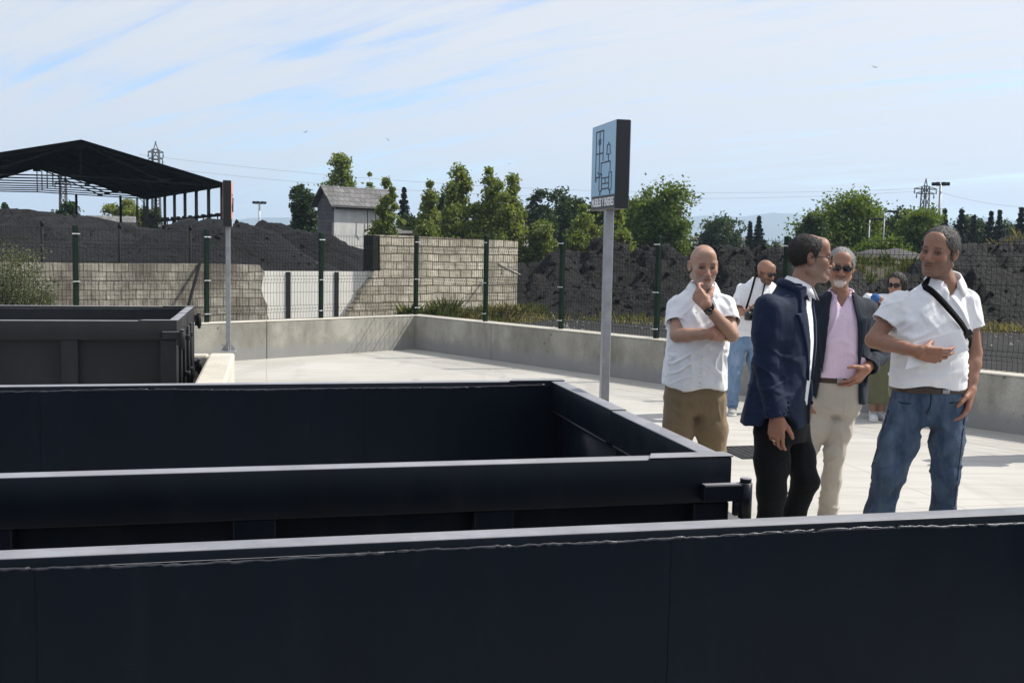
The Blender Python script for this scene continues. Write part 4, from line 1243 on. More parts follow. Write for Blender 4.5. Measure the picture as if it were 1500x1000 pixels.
# far hedge and wood closing the horizon: one mass nobody could count
def far_wood():
    rng = np.random.default_rng(5); C = []
    for i in range(5200):
        px = rng.uniform(-350, 1850); Y = rng.uniform(120, 170)
        t = 348 + 0.012 * px - 5 * abs(math.sin(px * 0.013)) - 4 * abs(math.sin(px * 0.041 + 1)) 
        p = at_d(px, rng.uniform(t, 366 + 0.018 * px), Y); C.append(p)
    V, Q = leaf_cards(np.array([(c.x, c.y, max(0.1, c.z)) for c in C]), 1.1, rng)
    tag(link('far_woodland', np_mesh('far_woodland', V, Q), ld), kind='stuff')
far_wood()

# olive-like bush against the grey wall
def bush(p, w, h, n, mat, label, name, seed, leaf, stems=22, grp=None):
    rng = np.random.default_rng(seed); root = empty(name, p); tag(root, label, 'bush', grp)
    m = MB(); C = []
    for s in range(stems):
        a = rng.uniform(0, 6.28); r = w * 0.5 * rng.uniform(0.2, 1.0); hh = h * rng.uniform(0.55, 1.05) * (1 - 0.35 * (r / (w * 0.5)) ** 2)
        e = Vector((math.cos(a) * r, math.sin(a) * r, hh)); b = Vector((math.cos(a) * 0.08 * w, math.sin(a) * 0.08 * w, 0))
        mid = b.lerp(e, 0.55) + Vector((math.cos(a), math.sin(a), 0.3)) * 0.07 * w
        m.tube([b, mid, e], [0.02, 0.012, 0.004], 5)
        k = n // stems
        f = rng.uniform(0.25, 1.05, k)
        for q in f:
            c = (b.lerp(mid, q / 0.55) if q < 0.55 else mid.lerp(e, (q - 0.55) / 0.45))
            C.append((c.x + rng.normal(0, 0.06 * w), c.y + rng.normal(0, 0.06 * w), max(0.02, c.z + rng.normal(0, 0.05 * h))))
    m.build('stems', M['bark'], root, True).name = 'stem_cluster'
    V, Q = leaf_cards(np.array(C), leaf, rng, aspect=0.4, up=0.1)
    link('foliage', np_mesh('foliage', V, Q), mat, root)
bp = at_d(18, 460, 19.2); bp.z = 0
bush(bp, 1.9, 1.68, 9000, M['leaf_olive'], 'grey green olive-like bush in front of the grimy block wall', 'olive_bush', 3, 0.055, 30)
bp = at_d(60, 460, 19.0); bp.z = 0
bush(bp, 0.8, 0.75, 1000, M['leaf_olive'], 'smaller grey green bush at the foot of the olive-like bush', 'olive_bush', 4, 0.05, 14)

# weeds, dry grass: blades bunched where the photograph shows them
def blades(name, spots, mat, hgt, seed, lean=0.3, wid=0.012):
    rng = np.random.default_rng(seed); V = []; Q = []
    P = []
    for (x, y, z, sx, sy, n, hs) in spots:
        k = rng.normal(size=(n, 2)) * np.array([sx, sy])
        for dx, dy in k: P.append((x + dx, y + dy, z, hs * math.exp(-0.5 * ((dx / sx) ** 2 + (dy / sy) ** 2) * 0.6)))
    P = np.array(P); n = len(P)
    h = hgt * P[:, 3] * rng.uniform(0.5, 1.3, n); a = rng.uniform(0, 6.28, n); l = lean * h * rng.normal(1, 0.6, n)
    wv = np.stack([-np.sin(a), np.cos(a), np.zeros(n)], 1) * wid * rng.uniform(0.7, 1.5, n)[:, None]
    b = P[:, :3]; b = b - np.array([0, 0, 0.03])
    mid = b + np.stack([np.cos(a) * l * 0.35, np.sin(a) * l * 0.35, h * 0.6], 1)
    tip = b + np.stack([np.cos(a) * l, np.sin(a) * l, h], 1)
    V = np.stack([b - wv, b + wv, mid + wv * 0.7, tip, mid - wv * 0.7], 1).reshape(-1, 3)
    I = np.arange(n * 5).reshape(n, 5)
    tag(link(name, np_mesh(name, V, I), mat), kind='stuff')
def sp_(px, Y, sx, sy, n, hs=1.0, z=0.0):
    p = at_d(px, 450, Y); return (p.x, p.y, z, sx, sy, n, hs)
blades('green_weeds', [sp_(600, 23.4, 0.22, 0.15, 500, 1.1), sp_(635, 23.2, 0.35, 0.2, 900, 1.15), sp_(655, 24, 0.3, 0.2, 700, 1.3), sp_(690, 25, 0.5, 0.25, 600, 0.8), sp_(780, 28, 0.6, 0.4, 500, 0.8), sp_(770, 27, 0.4, 0.3, 300, 0.8), sp_(575, 22.8, 0.25, 0.1, 200, 0.6), sp_(915, 26.5, 0.8, 0.3, 120, 0.6)], M['grass'], 0.42, 8)
blades('dry_weeds', [sp_(680, 24.2, 0.4, 0.3, 500), sp_(720, 25.5, 0.5, 0.3, 700, 1.1), sp_(750, 26.2, 0.5, 0.3, 500, 1.1), sp_(840, 26.6, 0.8, 0.2, 70, 0.7), sp_(935, 25.8, 0.5, 0.2, 120, 0.6), sp_(1410, 25.5, 1.0, 0.25, 160, 0.6), sp_(1470, 25.2, 1.1, 0.25, 240, 0.7), sp_(1545, 25.0, 1.2, 0.3, 350, 0.8), sp_(1010, 25.4, 0.8, 0.2, 90, 0.6)], M['dry_grass'], 0.36, 9, 0.5)
dg = bpy.context.evaluated_depsgraph_get(); bpy.context.view_layer.update()
def on_obj(name_prefix, pxs, Ys, rng, n):
    out = []
    o = bpy.data.objects[name_prefix]
    for _ in range(n):
        px = rng.uniform(*pxs); Y = rng.uniform(*Ys); p = at_d(px, 400, Y)
        hit, loc, nor, idx = o.ray_cast(Vector((p.x, p.y, 30)), Vector((0, 0, -1)))
        if hit and loc.z > 0.1: out.append((loc.x, loc.y, loc.z, 0.12, 0.12, 26, rng.uniform(0.5, 1.2)))
    return out
rng_ = np.random.default_rng(2)
blades('bank_grass', on_obj('weedy_bank', (1190, 1350), (31, 42), rng_, 330), M['grass'], 0.38, 12, 0.35, 0.016)
blades('bank_dry_grass', on_obj('weedy_bank', (1190, 1350), (31, 42), rng_, 60) + on_obj('coal_heap.004', (1400, 1560), (32, 36), rng_, 25), M['dry_grass'], 0.34, 13, 0.4, 0.016)

# lumps of coal and broken stone lying on the heaps and along their feet: too many to count
def lumps(name, seeds, mat, rng):
    """angular stones: seeds of (x, y, z, size)"""
    base = np.array([(1, 0, 0), (-1, 0, 0), (0, 1, 0), (0, -1, 0), (0, 0, 1), (0, 0, -1)], float)
    tri = np.array([(0, 2, 4), (2, 1, 4), (1, 3, 4), (3, 0, 4), (2, 0, 5), (1, 2, 5), (3, 1, 5), (0, 3, 5)])
    V = []; Q = []
    for i, (x, y, z, s) in enumerate(seeds):
        a = rng.normal(size=(3, 3)); q, _ = np.linalg.qr(a)
        b = base * rng.uniform(0.5, 1.2, (6, 1)) * np.array([1, .8, .6]) @ q * s
        V.append(b + (x, y, z)); Q.append(tri + 6 * i)
    tag(link(name, np_mesh(name, np.concatenate(V), np.concatenate(Q)), mat), kind='stuff')
bpy.context.view_layer.update()
def on_heap(o, box, rng, n, s0, s1):
    out = []
    (x0, y0), (x1, y1) = box
    for _ in range(n):
        hit, loc, nor, idx = o.ray_cast(Vector((rng.uniform(x0, x1), rng.uniform(y0, y1), 30)), Vector((0, 0, -1)))
        if hit and loc.z > 0.05: out.append((loc.x, loc.y, loc.z, s0 * (s1 / s0) ** (rng.uniform() ** 2.5)))
    return out
rl = np.random.default_rng(31); hp_ = [o for o in bpy.data.objects if o.name.startswith('coal_heap')]
hp_.sort(key=lambda o: o.name)
sd = []
for o, bx, n in zip(hp_, (((-12, 26), (-3, 32)), ((-30, 24), (-10, 42)), ((-17, 32), (-3, 44)), ((0, 26.5), (13, 34)), ((11, 26), (23, 33))), (250, 450, 200, 2200, 1200)):
    sd += on_heap(o, bx, rl, n, 0.03, 0.17)
lumps('coal_lumps', sd, M['coal_brown'], rl)
sd = []
for _ in range(900):
    px = rl.uniform(690, 1560); Y = 19 + 7.5 * rl.uniform() ** 0.6; p = at_d(px, 450, Y); sd.append((p.x, p.y, -0.02, 0.015 + 0.07 * rl.uniform() ** 4))
lumps('rubble', sd, simple('rubble_stone', (0.20, 0.19, 0.175), 0.9, 0, 0.5, 3), rl)
# ------------------------------------------------------------------ people: a small field sculptor
class Field:
    """signed-distance grid; shapes are added with soft joins, then skinned with quads"""
    def __init__(s, lo, hi, h):
        s.lo = np.array(lo, float); s.h = h
        s.n = np.maximum(4, np.ceil((np.array(hi, float) - s.lo) / h).astype(int) + 1)
        s.ax = [s.lo[i] + np.arange(s.n[i]) * h for i in range(3)]
        s.D = np.full(tuple(s.n), 1.0, np.float32)
    def apply(s, sh):
        op, fn, lo, hi, k = sh
        m = k + 2.5 * s.h
        sl = []
        for i in range(3):
            a = int(np.floor((lo[i] - m - s.lo[i]) / s.h)); b = int(np.ceil((hi[i] + m - s.lo[i]) / s.h)) + 1
            a = max(0, a); b = min(s.n[i], b)
            if b <= a:
                return
            sl.append(slice(a, b))
        X = s.ax[0][sl[0]][:, None, None]; Y = s.ax[1][sl[1]][None, :, None]; Z = s.ax[2][sl[2]][None, None, :]
        d = fn(X, Y, Z).astype(np.float32)
        A = s.D[tuple(sl)]
        d = np.broadcast_to(d, A.shape)
        if op == 'u':
            if k > 0:
                t = np.clip(0.5 + 0.5 * (A - d) / k, 0, 1); s.D[tuple(sl)] = A * (1 - t) + d * t - k * t * (1 - t)
            else: s.D[tuple(sl)] = np.minimum(A, d)
        elif op == 's':
            d = -d
            if k > 0:
                t = np.clip(0.5 - 0.5 * (A - d) / k, 0, 1); s.D[tuple(sl)] = A * (1 - t) + d * t + k * t * (1 - t)
            else: s.D[tuple(sl)] = np.maximum(A, d)
    def clip(s, fn):
        X = s.ax[0][:, None, None]; Y = s.ax[1][None, :, None]; Z = s.ax[2][None, None, :]
        s.D = np.maximum(s.D, np.broadcast_to(fn(X, Y, Z), s.D.shape)).astype(np.float32)
    def skin(s):
        D = s.D; neg = D < 0
        c = np.zeros(tuple(s.n - 1), np.int8)
        for dx in (0, 1):
            for dy in (0, 1):
                for dz in (0, 1):
                    c += neg[dx:s.n[0] - 1 + dx, dy:s.n[1] - 1 + dy, dz:s.n[2] - 1 + dz]
        act = (c > 0) & (c < 8)
        ids = np.full(act.shape, -1, np.int64); cells = np.argwhere(act); ids[act] = np.arange(len(cells))
        acc = np.zeros((len(cells), 3)); cnt = np.zeros(len(cells))
        i, j, k = cells.T
        cor = [(a, b, cc) for a in (0, 1) for b in (0, 1) for cc in (0, 1)]
        for a in cor:
            for ax in range(3):
                if a[ax] == 0:
                    b = list(a); b[ax] = 1
                    va = D[i + a[0], j + a[1], k + a[2]]; vb = D[i + b[0], j + b[1], k + b[2]]
                    x = (va < 0) != (vb < 0)
                    t = np.where(x, va / np.where(x, va - vb, 1), 0)
                    p = np.zeros((len(cells), 3)); p[:] = a; p[:, ax] = t
                    acc += p * x[:, None]; cnt += x
        V = (cells + acc / cnt[:, None]) * s.h + s.lo
        Q = []
        for ax in range(3):
            sl0 = [slice(None)] * 3; sl1 = [slice(None)] * 3
            sl0[ax] = slice(0, -1); sl1[ax] = slice(1, None)
            e = neg[tuple(sl0)] != neg[tuple(sl1)]
            E = np.argwhere(e)
            o1, o2 = [(1, 2), (2, 0), (0, 1)][ax]
            ok = (E[:, o1] > 0) & (E[:, o2] > 0) & (E[:, o1] < s.n[o1] - 1) & (E[:, o2] < s.n[o2] - 1)
            E = E[ok]
            q = []
            for (u, v) in ((-1, -1), (0, -1), (0, 0), (-1, 0)):
                P = E.copy(); P[:, o1] += u; P[:, o2] += v
                q.append(ids[P[:, 0], P[:, 1], P[:, 2]])
            q = np.stack(q, 1)
            fl = neg[E[:, 0], E[:, 1], E[:, 2]]
            q[~fl] = q[~fl][:, ::-1]
            Q.append(q)
        Q = np.concatenate(Q); Q = Q[(Q >= 0).all(1)]
        return V, Q

def v3(p): return np.array(p, float)
def cone(a, b, ra, rb, k=0.02, op='u', M=None):
    """tapered limb between two points"""
    a, b = v3(a), v3(b)
    if M is not None: a, b = M[:3, :3] @ a + M[:3, 3], M[:3, :3] @ b + M[:3, 3]
    ba = b - a; L = float(ba @ ba) + 1e-12; r = max(ra, rb)
    def fn(X, Y, Z):
        t = np.clip(((X - a[0]) * ba[0] + (Y - a[1]) * ba[1] + (Z - a[2]) * ba[2]) / L, 0, 1)
        return np.sqrt((X - a[0] - t * ba[0]) ** 2 + (Y - a[1] - t * ba[1]) ** 2 + (Z - a[2] - t * ba[2]) ** 2) - (ra + (rb - ra) * t)
    return (op, fn, np.minimum(a, b) - r, np.maximum(a, b) + r, k)
def chain(pts, rs, k=0.02, M=None):
    return [cone(pts[i], pts[i + 1], rs[i], rs[i + 1], k, 'u', M) for i in range(len(pts) - 1)]
def ell(c, r, k=0.02, op='u', M=None, rot=None):
    """ellipsoid, in the frame M (4x4) if given"""
    c = v3(c); r = v3(r); A = np.eye(4) if M is None else np.array(M)
    Rl = np.eye(3) if rot is None else np.array(rot)
    Rm = A[:3, :3] @ Rl; s = np.linalg.norm(Rm[:, 0]); Ri = (Rm / s).T; C = A[:3, :3] @ c + A[:3, 3]; rr = r * s; mx = rr.max()
    def fn(X, Y, Z):
        x, y, z = X - C[0], Y - C[1], Z - C[2]
        q = [(Ri[i, 0] * x + Ri[i, 1] * y + Ri[i, 2] * z) for i in range(3)]
        k0 = np.sqrt(sum((q[i] / rr[i]) ** 2 for i in range(3))); k1 = np.sqrt(sum((q[i] / rr[i] ** 2) ** 2 for i in range(3))) + 1e-9
        return k0 * (k0 - 1) / k1
    return (op, fn, C - mx, C + mx, k)
def torso_fn(keys, yaw, off=0.0, pivot=(0, 0), pw=2.5):
    """trunk as stacked ovals: keys of (z, x, y, half width, half depth); turned by yaw about each oval's centre"""
    K = np.array(sorted(keys), float); c, s_ = math.cos(yaw), math.sin(yaw)
    zz = np.linspace(K[0, 0], K[-1, 0], 160)
    cols = []
    for j in range(1, 5):
        v = np.interp(zz, K[:, 0], K[:, j]); ker = np.hanning(15); ker /= ker.sum()
        vp = np.pad(v, 7, mode='edge'); cols.append(np.convolve(vp, ker, 'valid'))
    def fn(X, Y, Z):
        xc, yc, w, d = [np.interp(Z, zz, q) for q in cols]
        w = w + off; d = d + off
        x, y = X - xc, Y - yc
        u = x * c + y * s_; v = -x * s_ + y * c
        k0 = ((np.abs(u) / w) ** pw + (np.abs(v) / d) ** pw) ** (1 / pw)
        side = (k0 - 1) * np.minimum(w, d) * (0.75 + 0.25)
        return np.maximum(side, np.maximum(Z - K[-1, 0] - off, K[0, 0] - off - Z))
    fn.local = lambda X, Y, Z: ((X - np.interp(Z, zz, cols[0])) * c + (Y - np.interp(Z, zz, cols[1])) * s_, -(X - np.interp(Z, zz, cols[0])) * s_ + (Y - np.interp(Z, zz, cols[1])) * c)
    fn.cols = (zz, cols)
    R_ = max(K[:, 3].max(), K[:, 4].max()) + off
    lo = np.array([K[:, 1].min() - R_, K[:, 2].min() - R_, K[0, 0] - off]); hi = np.array([K[:, 1].max() + R_, K[:, 2].max() + R_, K[-1, 0] + off])
    return fn, lo, hi
def frame(o, x, z, s=1.0):
    x = v3(x); x /= np.linalg.norm(x); z = v3(z); z = z - x * (z @ x); z /= np.linalg.norm(z); y = np.cross(z, x)
    A = np.eye(4); A[:3, 0] = x * s; A[:3, 1] = y * s; A[:3, 2] = z * s; A[:3, 3] = o
    return A
def head_frame(c, yaw, pitch=0, roll=0, s=1.0):
    m = Matrix.Translation(Vector(c)) @ Matrix.Rotation(yaw, 4, 'Z') @ Matrix.Rotation(pitch, 4, 'X') @ Matrix.Rotation(roll, 4, 'Y') @ Matrix.Scale(s, 4)
    return np.array(m)

def head_shapes(M, jaw=1.0, nose=1.0, belly=0):
    """skull, face and ears; local frame: eyes at z=0, face towards -y, about 0.235 m tall"""
    S = [ell((0, .014, .032), (.0755, .096, .086), 0.0, M=M)]
    S += [ell((0, -.030, -.030), (.064, .060, .070), .03, M=M)]
    for s in (-1, 1):
        S += [cone((s * .058 * jaw, .012, -.060), (s * .020, -.066, -.100), .020, .018, .028, M=M)]
        S += [ell((s * .044, -.060, -.024), (.022, .022, .022), .022, M=M)]
    S += [ell((0, -.072, -.101), (.024 * jaw, .019, .018), .02, M=M)]
    S += [cone((-.036, -.0780, .0205), (.036, -.0780, .0205), .0138, .0138, .012, M=M)]
    S += [ell((0, -.058, .060), (.052, .030, .042), .03, M=M)]
    for s in (-1, 1):
        S += [ell((s * .032, -.100, .0005), (.0195, .027, .0135), .009, 's', M)]
        S += [ell((s * .032, -.0655, -.001), (.0140, .0135, .0115), .003, M=M)]
        S += [cone((s * .018, -.083, .0075), (s * .045, -.077, .0055), .0042, .0036, .004, M=M)]       # upper lids
    S += [cone((0, -.085, .008), (0, -.110 * nose - (1 - nose) * .085, -.033), .0085, .0125, .012, M=M)]
    S += [ell((0, -.105, -.036), (.0125, .012, .010), .008, M=M)]
    for s in (-1, 1):
        S += [ell((s * .0135, -.095, -.040), (.0085, .011, .0085), .006, M=M)]
        S += [ell((s * .006, -.105, -.0475), (.0035, .006, .003), .003, 's', M)]
    S += [ell((0, -.078, -.066), (.030, .020, .020), .016, M=M)]
    S += [cone((-.019, -.0905, -.0610), (.019, -.0905, -.0610), .0060, .0060, .006, M=M)]
    S += [cone((-.015, -.0910, -.0755), (.015, -.0910, -.0755), .0072, .0072, .006, M=M), ell((0, -.0845, -.100), (.015, .012, .012), .012, M=M)]
    S += [cone((-.020, -.0965, -.0690), (.020, -.0965, -.0690), .0022, .0022, .004, 's', M)]
    for s in (-1, 1):
        rt = np.array(Matrix.Rotation(s * R(-22), 3, 'Z') @ Matrix.Rotation(R(-8), 3, 'X'))
        S += [ell((s * .0795, .016, -.004), (.0095, .020, .033), .006, 'u', M, rt)]
        S += [ell((s * .0875, .011, .002), (.0065, .011, .018), .005, 's', M, rt)]
    return S
def hair_cap(M, thick, front, low, bald=None, side=0.0):
    """hair: a shell over the skull; front = hairline height on the forehead, low = nape height"""
    S = [ell((0, .016, .034), (.0755 + thick * 0.75, .096 + thick, .086 + thick), 0.0, M=M)]
    S += [cone((-.068, .03, -.01), (.068, .03, -.01), .02, .02, .02, M=M)] if side else []
    return S

def hand_shapes(M, curls, thumb=(0.5, 0.3), spread=0.06, s=1.0):
    """palm, four unequal fingers and a thumb; frame x = towards the finger tips, y = thumb side, z = palm normal"""
    S = []
    kn = [(.090, .031, 0), (.096, .0095, -.002), (.091, -.0115, -.001), (.081, -.031, .002)]
    ln = [(.043, .026, .022), (.047, .030, .023), (.044, .028, .022), (.034, .021, .020)]
    rd = [(.0098, .0088, .0078), (.0100, .0090, .0080), (.0095, .0086, .0076), (.0084, .0076, .0068)]
    for i in range(4):
        S.append(cone((.006, kn[i][1] * .55, .002), kn[i], .0185, .0125, .012, M=M))
    S.append(ell((.05, -.004, .004), (.046, .036, .016), .010, M=M))
    S.append(ell((.034, .022, .010), (.032, .017, .017), .010, M=M))
    for i in range(4):
        p = v3(kn[i]); a = 0.0; sp = spread * (1.3 - i * 0.9)
        c = curls[i] if isinstance(curls[0], (tuple, list)) else curls
        for j in range(3):
            a += c[j]; d = np.array([math.cos(a) * math.cos(sp), math.cos(a) * math.sin(sp), math.sin(a)])
            q = p + d * ln[i][j]
            S.append(cone(p, q, rd[i][j], rd[i][min(2, j + 1)] * (0.92 if j == 2 else 1), .005 if j == 0 else .002, M=M)); p = q
    o, f = thumb       # out = angle away from the fingers, f = closing towards the palm
    b = v3((.022, .022, .008)); p1 = b + .046 * np.array([math.cos(o + .35) * math.cos(f), math.sin(o + .35) * math.cos(f), math.sin(f)])
    p2 = p1 + .034 * np.array([math.cos(o) * math.cos(f + .1), math.sin(o) * math.cos(f + .1), math.sin(f + .1)])
    p3 = p2 + .026 * np.array([math.cos(o - .25) * math.cos(f + .25), math.sin(o - .25) * math.cos(f + .25), math.sin(f + .25)])
    S += [cone(b, p1, .0175, .0132, .010, M=M), cone(p1, p2, .0122, .0108, .002, M=M), cone(p2, p3, .0108, .0085, .002, M=M)]
    return S

def build_field(shapes, h, clips=(), lo=None, hi=None, pad=0.02):
    los = np.min([s[2] for s in shapes if s[0] == 'u'], 0) - pad; his = np.max([s[3] for s in shapes if s[0] == 'u'], 0) + pad
    if lo is not None: los = np.maximum(los, lo)
    if hi is not None: his = np.minimum(his, hi)
    f = Field(los, his, h)
    for s in shapes: f.apply(s)
    for c in clips: f.clip(c)
    return f.skin()

def smooth_mesh(V, Q, it=1, lam=0.5):
    for _ in range(it):
        S = np.zeros_like(V); C = np.zeros(len(V))
        for a, b in ((0, 1), (1, 2), (2, 3), (3, 0)):
            np.add.at(S, Q[:, a], V[Q[:, b]]); np.add.at(C, Q[:, a], 1)
            np.add.at(S, Q[:, b], V[Q[:, a]]); np.add.at(C, Q[:, b], 1)
        V = V * (1 - lam) + lam * S / np.maximum(C, 1)[:, None]
    return V
def vnormals(V, Q):
    n = np.cross(V[Q[:, 2]] - V[Q[:, 0]], V[Q[:, 3]] - V[Q[:, 1]]); Nn = np.zeros_like(V)
    for k in range(4): np.add.at(Nn, Q[:, k], n)
    return Nn / (np.linalg.norm(Nn, axis=1, keepdims=True) + 1e-12)
def folds(V, Q, parts, seed):
    """push cloth in and out: parts of (weight function, frequency xyz, height)"""
    Nn = vnormals(V, Q); d = np.zeros(len(V))
    for i, (wf, fr, am, *tl) in enumerate(parts):
        t = R(tl[0]) if tl else 0.0          # lean of the creases, seen from the front
        U = V + vnoise(V * 5, seed + 40)[:, None] * 0.018
        U = np.stack([U[:, 0] * math.cos(t) + U[:, 2] * math.sin(t), U[:, 1], -U[:, 0] * math.sin(t) + U[:, 2] * math.cos(t)], 1)
        n = fbm(U * np.array(fr), 2, seed + i * 7, 0.35)
        r = np.exp(-(n / 0.16) ** 2) - 0.45   # narrow creases with wide soft hollows between
        d += wf(V) * am * r
    return V + Nn * d[:, None]

def add_mesh(name, VQ, mat, parent, col=None):
    V, Q = VQ
    me = np_mesh(name, V, Q)
    o = link(name, me, mat, parent, True)
    if col is not None:
        at = me.color_attributes.new('tint', 'FLOAT_COLOR', 'POINT')
        buf = np.ones((len(V), 4), np.float32); buf[:, :3] = col
        at.data.foreach_set('color', buf.ravel())
    return o
def cat_mesh(parts):
    Vs, Qs, n = [], [], 0
    for V, Q in parts: Vs.append(V); Qs.append(Q + n); n += len(V)
    return np.concatenate(Vs), np.concatenate(Qs)
def cut(VQ, fn):
    """keep the faces whose centre passes fn"""
    V, Q = VQ; c = V[Q].mean(1); Q = Q[fn(c)]; u = np.unique(Q); r = np.zeros(len(V), int); r[u] = np.arange(len(u))
    return V[u], r[Q]

def skin_mat():
    m, nt, b = newmat('skin')
    a = nt.nodes.new('ShaderNodeVertexColor'); a.layer_name = 'tint'
    f = noise_tex(nt, coord(nt), 55, 4)
    g = noise_tex(nt, coord(nt), 14, 5, 0.65)
    c = mix(nt, 0.45, a.outputs['Color'], mix(nt, f, (0.32, 0.32, 0.32), (0.68, 0.63, 0.60)), 'OVERLAY')
    c = mix(nt, ramp(nt, g, [(0.48, gray(0)), (0.72, gray(0.35))]), c, (0.30, 0.115, 0.075))
    nt.links.new(c, b.inputs['Base Color'])
    b.inputs['Roughness'].default_value = 0.5; b.inputs['Specular IOR Level'].default_value = 0.35
    b.inputs['Subsurface Weight'].default_value = 0.12; b.inputs['Subsurface Radius'].default_value = (0.01, 0.004, 0.002)
    b.inputs['Subsurface Scale'].default_value = 0.6
    bump(nt, b, noise_tex(nt, coord(nt), 150, 5, 0.7), 0.35, 0.004)
    return m
M['skin'] = skin_mat()
def hair_mat(name, c0, c1):
    m, nt, b = newmat(name)
    f = noise_tex(nt, coord(nt, (1, 1, 0.35)), 170, 4, 0.7)
    nt.links.new(ramp(nt, f, [(0.36, c0), (0.66, c1)]), b.inputs['Base Color'])
    b.inputs['Roughness'].default_value = 0.55; b.inputs['Specular IOR Level'].default_value = 0.35
    bump(nt, b, f, 0.9, 0.006)
    return m
M['hair_dark'] = hair_mat('dark_hair', (0.010, 0.009, 0.008), (0.045, 0.038, 0.032))
M['hair_grey'] = hair_mat('grey_hair', (0.10, 0.098, 0.095), (0.46, 0.45, 0.44))
M['hair_mixed'] = hair_mat('greying_hair', (0.016, 0.014, 0.012), (0.13, 0.122, 0.115))
M['lens'] = simple('dark_lens', (0.010, 0.010, 0.012), 0.08, 0, 0.05, 3, 0)
M['frame'] = simple('spectacle_frame', (0.012, 0.012, 0.013), 0.3, 0, 0.05, 3, 0)
M['black'] = simple('black_webbing', (0.006, 0.006, 0.0065), 0.8, 0, 0.2, 30, 0.4, 400, 0.001, spec=0.1)
M['leather'] = simple('brown_leather', (0.045, 0.026, 0.017), 0.45, 0, 0.3, 25)
M['sole'] = simple('white_rubber', (0.65, 0.64, 0.61), 0.6, 0, 0.1, 20)
M['shoe_grey'] = simple('grey_suede', (0.33, 0.32, 0.30), 0.85, 0, 0.15, 20)
M['shoe_white'] = simple('white_trainer', (0.66, 0.66, 0.65), 0.6, 0, 0.12, 20)
M['shoe_black'] = simple('black_shoe', (0.012, 0.011, 0.011), 0.3, 0, 0.15, 20)
M['gold'] = simple('ring_metal', (0.8, 0.7, 0.5), 0.25, 1.0, 0.05, 5, 0)

